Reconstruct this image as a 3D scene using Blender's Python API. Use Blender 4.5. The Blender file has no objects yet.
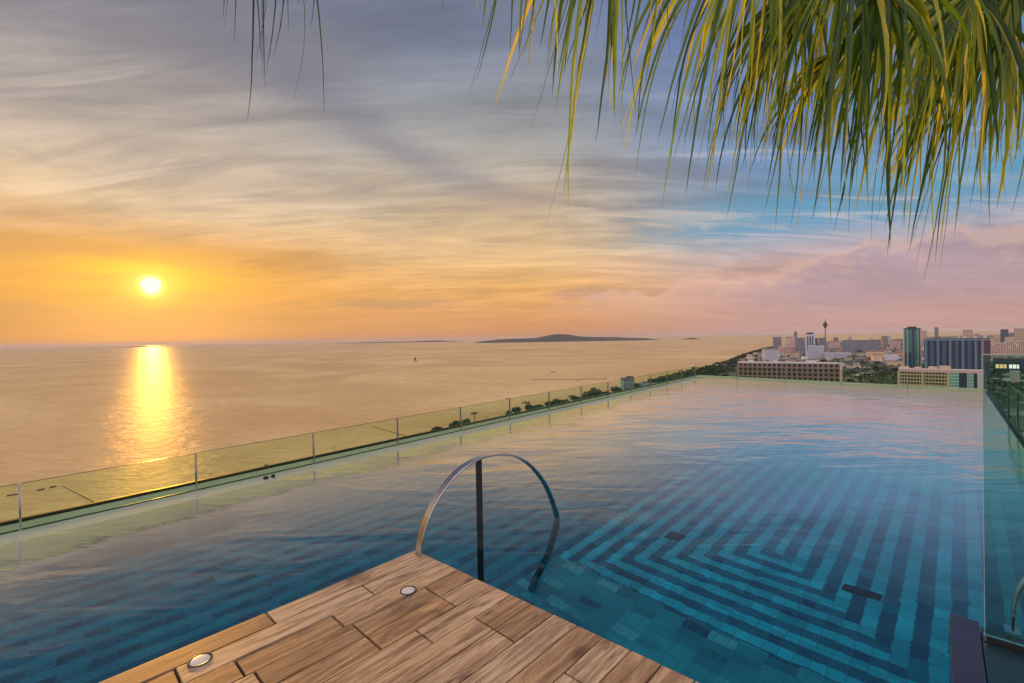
import bpy, bmesh, math, random
from mathutils import Vector, Matrix
R = math.radians
random.seed(7)
scene = bpy.context.scene
COL = scene.collection

# ------------------------------------------------------------------ camera
W, H, F = 1024, 683, 455.0
CAM_Z = 1.6
PITCH, ROLL = -0.48, 1.0
cam_d = bpy.data.cameras.new('camera'); cam = bpy.data.objects.new('camera', cam_d); COL.objects.link(cam)
cam_d.sensor_width = 36.0; cam_d.lens = F * 36.0 / W
cam_d.clip_start = 0.05; cam_d.clip_end = 120000
RM = Matrix.Rotation(R(90 + PITCH), 3, 'X') @ Matrix.Rotation(R(-ROLL), 3, 'Z')
cam.location = (0, 0, CAM_Z); cam.rotation_euler = RM.to_euler()
scene.camera = cam

def ray(px, py):
    return RM @ Vector(((px - W / 2) / F, -(py - H / 2) / F, -1.0))
def at(px, py, z):
    d = ray(px, py); t = (z - CAM_Z) / d.z
    return Vector((0, 0, CAM_Z)) + d * t
def atd(px, py, depth):
    return Vector((0, 0, CAM_Z)) + ray(px, py) * depth

def s2l(c):
    return tuple(((v / 255) / 12.92 if v / 255 <= 0.04045 else ((v / 255 + 0.055) / 1.055) ** 2.4) for v in c)

# ------------------------------------------------------------------ sun, sky
SUN_AZ, SUN_EL = -38.3, 5.7
sun_d = bpy.data.lights.new('sun', 'SUN'); sun = bpy.data.objects.new('sun', sun_d); COL.objects.link(sun)
sun_d.energy = 2.6; sun_d.angle = R(0.6); sun_d.color = (1.0, 0.45, 0.06)
sd = Vector((math.sin(R(SUN_AZ)) * math.cos(R(SUN_EL)), math.cos(R(SUN_AZ)) * math.cos(R(SUN_EL)), math.sin(R(SUN_EL))))
sun.rotation_euler = sd.to_track_quat('Z', 'Y').to_euler()
scene.view_settings.view_transform = 'Standard'
scene.view_settings.look = 'None'
scene.view_settings.exposure = 0.0
scene.view_settings.gamma = 1.0
scene.cycles.max_bounces = 14
scene.cycles.transparent_max_bounces = 24
scene.cycles.transmission_bounces = 8
scene.cycles.glossy_bounces = 5
scene.cycles.diffuse_bounces = 3
scene.cycles.volume_bounces = 0
scene.cycles.sample_clamp_indirect = 4.0
scene.cycles.use_denoising = True

class N:
    """small node-tree writer"""
    def __init__(s, tree): s.t = tree; s.n = tree.nodes; s.l = tree.links
    def new(s, typ, **kw):
        n = s.n.new(typ)
        for k, v in kw.items(): setattr(n, k, v)
        return n
    def put(s, sock, v):
        if v is None: return
        if hasattr(v, 'is_output') or isinstance(v, bpy.types.NodeSocket): s.l.new(v, sock)
        else:
            if isinstance(v, tuple) and len(v) == 3 and sock.type == 'RGBA': v = (*v, 1)
            sock.default_value = v
    def m(s, op, a=0.0, b=None, c=None, clamp=False):
        n = s.new('ShaderNodeMath', operation=op, use_clamp=clamp)
        s.put(n.inputs[0], a); s.put(n.inputs[1], b); s.put(n.inputs[2], c)
        return n.outputs[0]
    def vm(s, op, a, b=None):
        n = s.new('ShaderNodeVectorMath', operation=op); s.put(n.inputs[0], a); s.put(n.inputs[1], b)
        return n.outputs['Value'] if op in ('DOT_PRODUCT', 'LENGTH') else n.outputs[0]
    def step(s, v, a, b, lo=0.0, hi=1.0):
        n = s.new('ShaderNodeMapRange', interpolation_type='SMOOTHSTEP'); s.put(n.inputs[0], v)
        n.inputs[1].default_value = a; n.inputs[2].default_value = b; n.inputs[3].default_value = lo; n.inputs[4].default_value = hi
        return n.outputs[0]
    def lin(s, v, a, b, lo=0.0, hi=1.0):
        n = s.new('ShaderNodeMapRange'); s.put(n.inputs[0], v)
        n.inputs[1].default_value = a; n.inputs[2].default_value = b; n.inputs[3].default_value = lo; n.inputs[4].default_value = hi
        return n.outputs[0]
    def mix(s, f, a, b, mode='MIX'):
        n = s.new('ShaderNodeMix', data_type='RGBA', blend_type=mode); s.put(n.inputs[0], f); s.put(n.inputs[6], a); s.put(n.inputs[7], b)
        return n.outputs[2]
    def ramp(s, f, stops, interp='LINEAR'):
        n = s.new('ShaderNodeValToRGB'); e = n.color_ramp; e.interpolation = interp
        while len(e.elements) < len(stops): e.elements.new(0.5)
        for i, (p, c) in enumerate(stops): e.elements[i].position = p; e.elements[i].color = (*c, 1)
        s.put(n.inputs[0], f); return n.outputs[0]
    def noise(s, vec, scale, detail=4, rough=0.55, dist=0.0, col=False):
        n = s.new('ShaderNodeTexNoise'); s.put(n.inputs['Vector'], vec)
        n.inputs['Scale'].default_value = scale; n.inputs['Detail'].default_value = detail
        n.inputs['Roughness'].default_value = rough; n.inputs['Distortion'].default_value = dist
        return n.outputs[1 if col else 0]
    def comb(s, x=0.0, y=0.0, z=0.0):
        n = s.new('ShaderNodeCombineXYZ'); s.put(n.inputs[0], x); s.put(n.inputs[1], y); s.put(n.inputs[2], z); return n.outputs[0]
    def sep(s, v):
        n = s.new('ShaderNodeSeparateXYZ'); s.put(n.inputs[0], v); return n.outputs
    def mapping(s, v, scale=(1, 1, 1), rot=(0, 0, 0), loc=(0, 0, 0)):
        n = s.new('ShaderNodeMapping'); s.put(n.inputs[0], v); n.inputs['Scale'].default_value = scale
        n.inputs['Rotation'].default_value = rot; n.inputs['Location'].default_value = loc; return n.outputs[0]
    def bump(s, h, strength, dist=0.01):
        n = s.new('ShaderNodeBump'); n.inputs['Strength'].default_value = strength; n.inputs['Distance'].default_value = dist
        s.put(n.inputs['Height'], h); return n.outputs[0]

world = bpy.data.worlds.new('World'); scene.world = world; world.use_nodes = True
def build_sky():
    g = N(world.node_tree); g.n.clear()
    out = g.new('ShaderNodeOutputWorld'); bg = g.new('ShaderNodeBackground')
    d = g.new('ShaderNodeTexCoord').outputs['Generated']
    x, y, z = g.sep(d)
    el = g.m('MULTIPLY', g.m('ARCSINE', z), 57.2958)
    az = g.m('MULTIPLY', g.m('ARCTAN2', x, y), 57.2958)
    def col(stops): return g.ramp(g.m('DIVIDE', el, 45.0, clamp=True), [(e / 45, s2l(c)) for e, c in stops])
    # soft waviness so that the colour bands are not level lines
    wob = g.noise(g.mapping(d, scale=(2.0, 2.0, 7.0)), 1.3, 5, 0.6)
    elw = g.m('ADD', el, g.m('MULTIPLY', g.m('SUBTRACT', wob, 0.5), 7.0))
    el0 = el
    el = g.m('ADD', g.m('MULTIPLY', el0, g.step(el0, 3, 9, 1, 0)), g.m('MULTIPLY', elw, g.step(el0, 3, 9)))
    A = col([(0, (170, 114, 80)), (2.5, (188, 126, 70)), (5.5, (226, 152, 58)), (9, (210, 154, 90)), (13.5, (234, 200, 158)), (17.5, (214, 190, 166)), (21, (188, 174, 164)), (27, (148, 142, 146)), (36, (116, 118, 136))])
    B = col([(0, (204, 144, 106)), (2.6, (226, 160, 104)), (6, (240, 178, 106)), (10, (238, 192, 134)), (14, (220, 188, 148)), (17.5, (194, 174, 152)), (22, (170, 165, 160)), (26, (150, 151, 156)), (34, (122, 130, 154))])
    C = col([(0, (202, 158, 152)), (3.3, (206, 162, 154)), (6, (212, 172, 166)), (9, (176, 172, 186)), (12.5, (122, 164, 192)), (17, (116, 150, 188)), (22, (108, 144, 190)), (27, (100, 132, 184)), (34, (94, 118, 178))])
    c = g.mix(g.step(az, -38, -6), A, B)
    c = g.mix(g.step(az, 2, 34), c, C)
    # high thin cloud sheet, projected on a plane overhead
    zz = g.m('ADD', z, 0.16)
    cp = g.comb(g.m('DIVIDE', x, zz), g.m('DIVIDE', y, zz), 0.0)
    n1 = g.noise(g.mapping(cp, scale=(0.55, 1.5, 1), rot=(0, 0, R(24))), 1.5, 9, 0.6, 0.5)
    n2 = g.noise(g.mapping(cp, scale=(0.5, 2.6, 1), rot=(0, 0, R(-14))), 2.6, 10, 0.62, 0.8)
    amp = g.step(el0, 1.0, 7.0, 0.25, 1.0)
    sheet = g.m('ADD', g.m('MULTIPLY', g.m('SUBTRACT', n1, 0.5), 1.05), g.m('MULTIPLY', g.m('SUBTRACT', n2, 0.5), 0.8))
    lum = g.m('ADD', 1.0, g.m('MULTIPLY', sheet, amp))
    c = g.mix(1.0, c, g.comb(lum, lum, lum), 'MULTIPLY')
    # grey undersides and cream wisps of the sheet
    grey = g.m('MULTIPLY', g.step(n1, 0.52, 0.36), g.step(el0, 8, 18))
    c = g.mix(g.m('MULTIPLY', grey, 0.40), c, s2l((128, 124, 134)))
    wisp = g.m('MULTIPLY', g.step(n2, 0.53, 0.72), g.m('MULTIPLY', g.step(el0, 6, 13), g.step(el0, 31, 20)))
    c = g.mix(g.m('MULTIPLY', wisp, 0.42), c, s2l((226, 208, 190)))
    # clear blue gap low on the right
    gap = g.m('MULTIPLY', g.m('MULTIPLY', g.step(el0, 9, 11.5), g.step(el0, 17, 13)), g.step(az, 8, 30))
    gap = g.m('MULTIPLY', gap, g.step(n2, 0.62, 0.42))
    c = g.mix(g.m('MULTIPLY', gap, 0.75), c, s2l((96, 160, 196)))
    # broad soft grey band sweeping down to the right
    bd = g.m('SUBTRACT', el0, g.m('SUBTRACT', 19.3, g.m('MULTIPLY', g.m('ADD', az, 5.3), 0.42)))
    bd = g.m('ADD', bd, g.m('MULTIPLY', g.m('SUBTRACT', n1, 0.5), 9.0))
    bd = g.m('EXPONENT', g.m('MULTIPLY', g.m('POWER', g.m('DIVIDE', bd, 2.6), 2.0), -1.0))
    bd = g.m('MULTIPLY', bd, g.m('MULTIPLY', g.step(az, 16, 2), g.step(el0, 13, 20)))
    c = g.mix(g.m('MULTIPLY', bd, 0.45), c, s2l((122, 122, 140)))
    # flat grey bars low over the sea
    def bar(a0, e0, wa, we, amt, colr):
        nonlocal c
        q = g.m('ADD', g.m('POWER', g.m('DIVIDE', g.m('SUBTRACT', az, a0), wa), 2.0), g.m('POWER', g.m('DIVIDE', g.m('SUBTRACT', el0, e0), we), 2.0))
        nn = g.noise(g.mapping(d, scale=(1, 1, 5)), 16, 6, 0.6)
        q = g.m('ADD', q, g.m('MULTIPLY', g.m('SUBTRACT', nn, 0.5), 2.2))
        c = g.mix(g.m('MULTIPLY', g.step(q, 1.1, 0.2), amt), c, s2l(colr))
    bar(-14.2, 4.35, 9.5, 0.75, 0.55, (182, 136, 108))
    bar(9.5, 5.3, 6.0, 0.9, 0.5, (196, 150, 130))
    bar(-46, 8.6, 9, 1.4, 0.5, (186, 134, 84))
    bar(-27, 9.6, 8, 0.8, 0.35, (206, 152, 84))
    bar(-50, 3.2, 8, 0.7, 0.4, (176, 124, 84))
    # cumulus bank on the right: pink lit tops, mauve body
    nb = g.noise(g.mapping(d, scale=(1, 1, 1.7)), 7.5, 9, 0.58, 0.15)
    nf = g.noise(g.mapping(d, scale=(1, 1, 1.5)), 22, 6, 0.6)
    top = g.m('ADD', g.m('ADD', g.lin(az, 2, 32, 4.0, 7.9), g.lin(az, 32, 52, 0.0, 2.2)), g.m('MULTIPLY', g.m('SUBTRACT', nb, 0.5), 9.5))
    top = g.m('ADD', top, g.m('MULTIPLY', g.m('SUBTRACT', nf, 0.5), 2.6))
    hgt = g.m('SUBTRACT', top, el0)
    body = g.m('MULTIPLY', g.step(hgt, -0.1, 1.1), g.m('MULTIPLY', g.step(az, 0, 14), g.step(el0, 1.2, 4.5)))
    cc = g.mix(g.step(hgt, 0.1, 2.4), s2l((236, 190, 168)), g.mix(g.step(az, 14, 38), s2l((230, 178, 152)), s2l((168, 146, 166))))
    cc = g.mix(g.m('MULTIPLY', g.step(nf, 0.5, 0.7), 0.35), cc, s2l((232, 186, 172)))
    c = g.mix(g.m('MULTIPLY', body, 0.62), c, cc)
    # light streaks just over the horizon bank
    # small stray puffs
    pf = g.m('MULTIPLY', g.step(nb, 0.60, 0.68), g.m('MULTIPLY', g.step(el0, 8, 9.5), g.step(el0, 13.5, 11)))
    pf = g.m('MULTIPLY', pf, g.m('MULTIPLY', g.step(az, 4, 9), g.step(az, 34, 22)))
    c = g.mix(g.m('MULTIPLY', pf, 0.7), c, s2l((246, 200, 156)))
    # glow round the sun, wider than tall, broken by thin cloud
    da = g.m('SUBTRACT', az, SUN_AZ); de = g.m('SUBTRACT', el0, SUN_EL)
    nst = g.noise(g.mapping(d, scale=(1, 1, 9)), 5.0, 7, 0.62)
    def glow(wa, we, off=0.0):
        q = g.m('ADD', g.m('POWER', g.m('DIVIDE', da, wa), 2.0), g.m('POWER', g.m('DIVIDE', g.m('SUBTRACT', de, off), we), 2.0))
        return g.m('EXPONENT', g.m('MULTIPLY', q, -1.0))
    brk = g.step(nst, 0.36, 0.62, 0.45, 1.0)
    c = g.mix(g.m('MULTIPLY', glow(17, 3.6, 2.0), 0.40), c, s2l((240, 150, 30)))
    c = g.mix(g.m('MULTIPLY', g.m('MULTIPLY', glow(8.5, 2.6, 1.0), brk), 0.9), c, s2l((255, 186, 0)))
    c = g.mix(g.m('MULTIPLY', g.m('MULTIPLY', glow(4.2, 1.25, 1.2), brk), 0.9), c, s2l((255, 214, 10)))
    c = g.mix(glow(1.9, 1.5), c, (1.1, 0.85, 0.10))
    ang = g.m('POWER', g.m('ADD', g.m('POWER', g.m('DIVIDE', da, 0.98), 2.0), g.m('POWER', g.m('DIVIDE', de, 1.0), 2.0)), 0.5)
    ang = g.m('ADD', ang, g.m('MULTIPLY', g.m('SUBTRACT', nst, 0.5), 0.9))
    c = g.mix(g.step(ang, 1.35, 0.8), c, (1.3, 1.15, 0.22))
    c = g.mix(g.step(ang, 1.0, 0.55), c, (1.7, 1.5, 0.95))
    # the rest of the dome: grey-blue overhead; brightened behind, unseen, to light the deck
    ovr = g.mix(g.step(n1, 0.35, 0.65), (0.16, 0.22, 0.40), (0.34, 0.36, 0.46))
    c = g.mix(g.step(el0, 38, 52), c, ovr)
    beh = g.mix(g.step(el0, 2, 40), (0.72, 0.60, 0.68), g.mix(g.step(n1, 0.35, 0.65), (1.2, 1.1, 1.1), (2.1, 1.85, 1.7)))
    back = g.m('MULTIPLY', g.step(y, 0.12, -0.35), g.step(el0, -2, 1))
    c = g.mix(back, c, beh)
    sky = g.new('ShaderNodeTexSky', sky_type='NISHITA', sun_disc=False, sun_elevation=R(SUN_EL), sun_rotation=R(SUN_AZ))
    skc = g.mix(1.0, sky.outputs[0], (0.10, 0.10, 0.10), 'MULTIPLY')
    c = g.mix(0.92, skc, c)
    g.l.new(c, bg.inputs[0]); bg.inputs[1].default_value = 1.0
    g.l.new(bg.outputs[0], out.inputs[0])
build_sky()

# ------------------------------------------------------------------ materials
MATS = {}
def mat(name):
    m = bpy.data.materials.new(name); m.use_nodes = True
    g = N(m.node_tree); b = g.n['Principled BSDF']; MATS[name] = m
    return m, g, b
def plain(name, col, rough=0.6, metal=0.0, var=0.25, scale=3.0, spec=0.5, emit=None, bumpy=0.0):
    m, g, b = mat(name)
    tc = g.new('ShaderNodeTexCoord').outputs['Object']
    n = g.noise(tc, scale, 5, 0.6)
    lo = tuple(v * (1 - var) for v in col); hi = tuple(min(1, v * (1 + var)) for v in col)
    g.put(b.inputs['Base Color'], g.mix(n, lo, hi))
    g.put(b.inputs['Roughness'], g.lin(n, 0.3, 0.7, max(0.02, rough - 0.08), min(1, rough + 0.08)))
    b.inputs['Metallic'].default_value = metal; b.inputs['Specular IOR Level'].default_value = spec
    if emit: b.inputs['Emission Color'].default_value = (*emit[0], 1); b.inputs['Emission Strength'].default_value = emit[1]
    if bumpy: g.put(b.inputs['Normal'], g.bump(g.noise(tc, scale * 6, 4), bumpy, 0.01))
    return m

AZ = 43.3
ca, sa = math.cos(R(AZ)), math.sin(R(AZ))
D1 = Vector((sa, ca, 0)); D2 = Vector((ca, -sa, 0))
def uv(u, v, z=0.0): return D2 * u + D1 * v + Vector((0, 0, z))

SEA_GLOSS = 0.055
def m_sea():
    m, g, b = mat('sea_water')
    p = g.new('ShaderNodeNewGeometry').outputs['Position']
    w1 = g.noise(g.mapping(p, scale=(1, 1, 1), rot=(0, 0, R(30))), 0.035, 8, 0.62, 0.4)
    w2 = g.noise(g.mapping(p, scale=(0.5, 1.6, 1), rot=(0, 0, R(-20))), 0.16, 5, 0.6)
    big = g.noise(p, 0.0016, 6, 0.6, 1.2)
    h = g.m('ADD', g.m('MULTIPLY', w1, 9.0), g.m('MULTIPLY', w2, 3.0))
    c = g.mix(g.step(big, 0.35, 0.68), (0.58, 0.385, 0.185), (0.74, 0.525, 0.27))  # peach-gold base colour stands in for the sky's reflection on the water
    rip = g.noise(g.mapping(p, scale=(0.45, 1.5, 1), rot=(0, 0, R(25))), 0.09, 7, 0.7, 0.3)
    c = g.mix(g.m('MULTIPLY', g.step(rip, 0.56, 0.40), 0.30), c, (0.36, 0.22, 0.115))  # ripple shading painted as darker streaks in the base colour
    g.n.remove(b); out = g.n['Material Output']
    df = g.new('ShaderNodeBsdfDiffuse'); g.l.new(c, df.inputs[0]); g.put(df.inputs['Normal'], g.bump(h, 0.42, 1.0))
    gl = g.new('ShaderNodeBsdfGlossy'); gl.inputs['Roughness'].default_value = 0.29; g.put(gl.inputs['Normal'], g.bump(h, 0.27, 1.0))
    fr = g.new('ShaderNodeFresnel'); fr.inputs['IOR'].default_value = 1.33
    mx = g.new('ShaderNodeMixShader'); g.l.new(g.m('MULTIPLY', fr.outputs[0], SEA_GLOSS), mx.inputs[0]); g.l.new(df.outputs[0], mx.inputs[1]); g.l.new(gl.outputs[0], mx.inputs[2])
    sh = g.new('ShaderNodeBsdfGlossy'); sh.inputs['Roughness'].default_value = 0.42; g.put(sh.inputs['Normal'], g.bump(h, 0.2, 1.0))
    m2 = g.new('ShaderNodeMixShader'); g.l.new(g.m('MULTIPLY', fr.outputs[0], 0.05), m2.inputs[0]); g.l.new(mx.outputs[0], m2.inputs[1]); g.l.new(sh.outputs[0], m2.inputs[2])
    g.l.new(m2.outputs[0], out.inputs[0])
    return m

def m_pool_water():
    m, g, b = mat('pool_water'); g.n.remove(b)
    out = g.n['Material Output']
    p = g.new('ShaderNodeNewGeometry').outputs['Position']
    w1 = g.noise(g.mapping(p, scale=(0.55, 1.5, 1), rot=(0, 0, R(8))), 1.5, 3, 0.5, 0.5)
    w2 = g.noise(g.mapping(p, scale=(0.6, 1.7, 1), rot=(0, 0, R(-12))), 3.4, 3, 0.55, 0.3)
    patch = g.step(g.noise(p, 0.33, 3, 0.5), 0.36, 0.62, 0.25, 1.0)
    h = g.m('MULTIPLY', g.m('ADD', w1, g.m('MULTIPLY', w2, 0.10)), patch)
    nb = g.bump(h, 0.14, 0.07)
    w3 = g.noise(g.mapping(p, scale=(0.5, 1.6, 1), rot=(0, 0, R(5))), 4.0, 4, 0.6, 0.4)
    w4 = g.noise(g.mapping(p, scale=(0.8, 1.4, 1), rot=(0, 0, R(-20))), 16.0, 3, 0.6)
    ng = g.bump(g.m('MULTIPLY', g.m('ADD', g.m('ADD', g.m('MULTIPLY', w1, 1.5), g.m('MULTIPLY', w3, 0.25)), g.m('MULTIPLY', w4, 0.05)), patch), 0.24, 0.07)
    fr = g.new('ShaderNodeFresnel'); fr.inputs['IOR'].default_value = 1.33; g.put(fr.inputs['Normal'], nb)
    k = g.ramp(fr.outputs[0], [(0, (0,) * 3), (0.05, (0.03,) * 3), (0.085, (0.07,) * 3), (0.125, (0.28,) * 3), (0.17, (0.57,) * 3), (0.25, (0.84,) * 3), (0.4, (0.95,) * 3), (1, (1,) * 3)])
    rf = g.new('ShaderNodeBsdfRefraction'); rf.inputs['IOR'].default_value = 1.33; rf.inputs['Roughness'].default_value = 0.0
    rf.inputs['Color'].default_value = (0.82, 0.99, 1.0, 1); g.put(rf.inputs['Normal'], nb)
    gl = g.new('ShaderNodeBsdfGlossy'); gl.inputs['Roughness'].default_value = 0.045; g.put(gl.inputs['Normal'], ng)
    mx = g.new('ShaderNodeMixShader'); g.l.new(k, mx.inputs[0]); g.l.new(rf.outputs[0], mx.inputs[1]); g.l.new(gl.outputs[0], mx.inputs[2])
    g.l.new(mx.outputs[0], out.inputs[0])
    return m

def m_pool_tile():
    m, g, b = mat('pool_tile')
    p = g.new('ShaderNodeNewGeometry').outputs['Position']
    a = R(44.5)
    u = g.vm('DOT_PRODUCT', p, (math.cos(a), -math.sin(a), 0.0)); v = g.vm('DOT_PRODUCT', p, (math.sin(a), math.cos(a), 0.0))
    z = g.sep(p)[2]
    du = g.m('ABSOLUTE', g.m('SUBTRACT', u, -1.30)); dv = g.m('SUBTRACT', 5.09, v)
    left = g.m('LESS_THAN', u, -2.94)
    mm = g.m('MAXIMUM', du, g.m('SUBTRACT', dv, g.m('MULTIPLY', left, 50.0)))
    fr = g.m('MODULO', g.m('SUBTRACT', mm, 0.04 - 20.0), 0.2)
    dark = g.m('LESS_THAN', fr, 0.1)
    inner = g.m('MAXIMUM', g.m('LESS_THAN', dv, 1.46), g.m('LESS_THAN', u, -2.96))
    dark = g.m('MULTIPLY', dark, inner)
    # single tiles: a grid of 0.1 x 0.2 with random tone
    iu = g.m('FLOOR', g.m('DIVIDE', g.m('SUBTRACT', u, -1.30 + 0.04), 0.1)); iv = g.m('FLOOR', g.m('DIVIDE', v, 0.15)); iz = g.m('FLOOR', g.m('DIVIDE', z, 0.15))
    wn = g.new('ShaderNodeTexWhiteNoise'); g.l.new(g.comb(iu, iv, iz), wn.inputs['Vector']); rnd = wn.outputs['Value']
    iu2 = g.m('FLOOR', g.m('DIVIDE', u, 0.2)); iv2 = g.m('FLOOR', g.m('DIVIDE', v, 0.1))
    wn2 = g.new('ShaderNodeTexWhiteNoise'); g.l.new(g.comb(iu2, iv2, iz), wn2.inputs['Vector'])
    cloud = g.noise(p, 2.4, 5, 0.6)
    light = g.mix(rnd, (0.003, 0.32, 0.48), (0.010, 0.54, 0.74))
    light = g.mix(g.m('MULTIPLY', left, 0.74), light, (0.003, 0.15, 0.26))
    drk = g.mix(rnd, (0.002, 0.075, 0.16), (0.006, 0.19, 0.31))
    c = g.mix(dark, light, drk)
    border = g.ramp(wn2.outputs['Value'], [(0, (0.003, 0.07, 0.14)), (0.12, (0.005, 0.17, 0.26)), (0.45, (0.007, 0.25, 0.36)), (0.85, (0.012, 0.32, 0.43)), (1, (0.07, 0.42, 0.52))])
    c = g.mix(inner, border, c)
    c = g.mix(1.0, c, g.ramp(cloud, [(0.3, (0.72, 0.76, 0.8)), (0.7, (1.15, 1.12, 1.08))]), 'MULTIPLY')
    # grout
    def line(t, s, w):
        q = g.m('ABSOLUTE', g.m('SUBTRACT', g.m('FRACT', g.m('DIVIDE', t, s)), 0.5))
        return g.m('GREATER_THAN', q, 0.5 - w / s)
    gr = g.m('MAXIMUM', line(g.m('SUBTRACT', u, -1.26), 0.1, 0.0045), line(v, 0.15, 0.0045))
    c = g.mix(g.m('MULTIPLY', gr, 0.55), c, (0.02, 0.17, 0.24))
    g.put(b.inputs['Base Color'], c)
    b.inputs['Roughness'].default_value = 0.35
    return m

def m_wood():
    m, g, b = mat('deck_wood')
    geo = g.new('ShaderNodeNewGeometry'); rnd = geo.outputs['Random Per Island']
    tc = g.new('ShaderNodeTexCoord').outputs['Object']
    off = g.comb(g.m('MULTIPLY', rnd, 37.0), g.m('MULTIPLY', rnd, 91.0), 0.0)
    q = g.vm('ADD', tc, off)
    grain = g.noise(g.mapping(q, scale=(16, 1.1, 16)), 1.6, 9, 0.62, 1.1)
    fine = g.noise(g.mapping(q, scale=(120, 4.0, 120)), 1.6, 6, 0.65, 0.4)
    stain = g.noise(g.mapping(q, scale=(6.5, 1.8, 1)), 1.0, 6, 0.62, 0.9)
    base = g.ramp(rnd, [(0, (0.34, 0.20, 0.105)), (0.3, (0.49, 0.30, 0.16)), (0.6, (0.67, 0.455, 0.275)), (0.85, (0.52, 0.37, 0.245)), (1, (0.58, 0.31, 0.12))])
    c = g.mix(g.step(grain, 0.60, 0.36), base, g.mix(1.0, base, (0.52, 0.46, 0.42), 'MULTIPLY'))
    c = g.mix(g.m('MULTIPLY', g.step(fine, 0.52, 0.36), 0.75), c, (0.15, 0.075, 0.04))
    c = g.mix(g.m('MULTIPLY', g.step(stain, 0.54, 0.68), 0.8), c, (0.12, 0.062, 0.040))
    c = g.mix(g.m('MULTIPLY', g.step(stain, 0.42, 0.30), 0.35), c, (0.74, 0.50, 0.31))
    knot = g.new('ShaderNodeTexVoronoi'); g.put(knot.inputs['Vector'], g.mapping(q, scale=(3.2, 1.3, 1))); knot.inputs['Scale'].default_value = 1.0
    c = g.mix(g.m('MULTIPLY', g.step(knot.outputs['Distance'], 0.13, 0.04), 0.75), c, (0.09, 0.045, 0.03))
    g.put(b.inputs['Base Color'], c)
    g.put(b.inputs['Roughness'], g.lin(grain, 0.3, 0.7, 0.38, 0.55))
    b.inputs['Specular IOR Level'].default_value = 0.35
    g.put(b.inputs['Normal'], g.bump(fine, 0.18, 0.004))
    return m

def m_glass(name, tint, refl=1.0, rough=0.0):
    m, g, b = mat(name); g.n.remove(b); out = g.n['Material Output']
    tr = g.new('ShaderNodeBsdfTransparent'); tr.inputs[0].default_value = (*tint, 1)
    gl = g.new('ShaderNodeBsdfGlossy'); gl.inputs['Roughness'].default_value = 0.01; gl.inputs['Color'].default_value = (0.9, 1.0, 0.95, 1)
    p = g.new('ShaderNodeTexCoord').outputs['Object']
    smear = g.noise(p, 3.0, 5, 0.6)
    fr = g.new('ShaderNodeFresnel'); fr.inputs['IOR'].default_value = 1.45
    k = g.m('MULTIPLY', g.m('MULTIPLY', fr.outputs[0], refl), g.lin(smear, 0.3, 0.7, 0.8, 1.15), clamp=True)
    mx = g.new('ShaderNodeMixShader'); g.l.new(k, mx.inputs[0]); g.l.new(tr.outputs[0], mx.inputs[1]); g.l.new(gl.outputs[0], mx.inputs[2])
    g.l.new(mx.outputs[0], out.inputs[0]); return m

def m_leaf():
    m, g, b = mat('palm_leaf'); out = g.n['Material Output']
    geo = g.new('ShaderNodeNewGeometry'); rnd = geo.outputs['Random Per Island']
    tc = g.new('ShaderNodeTexCoord').outputs['Object']
    n = g.noise(g.mapping(tc, scale=(3, 3, 1)), 2.5, 4, 0.6)
    c = g.ramp(rnd, [(0, (0.025, 0.070, 0.012)), (0.30, (0.045, 0.110, 0.014)), (0.52, (0.11, 0.19, 0.020)), (0.74, (0.30, 0.40, 0.03)), (0.93, (0.46, 0.44, 0.05)), (1, (0.20, 0.16, 0.06))])
    c = g.mix(1.0, c, g.ramp(n, [(0.3, (0.75, 0.8, 0.7)), (0.7, (1.25, 1.15, 1.0))]), 'MULTIPLY')
    g.put(b.inputs['Base Color'], c); b.inputs['Roughness'].default_value = 0.42
    tl = g.new('ShaderNodeBsdfTranslucent'); g.l.new(g.mix(1.0, c, (2.6, 2.3, 0.7), 'MULTIPLY'), tl.inputs[0])
    mx = g.new('ShaderNodeMixShader'); mx.inputs[0].default_value = 0.5
    g.l.new(b.outputs[0], mx.inputs[1]); g.l.new(tl.outputs[0], mx.inputs[2]); g.l.new(mx.outputs[0], out.inputs[0]); return m

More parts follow.
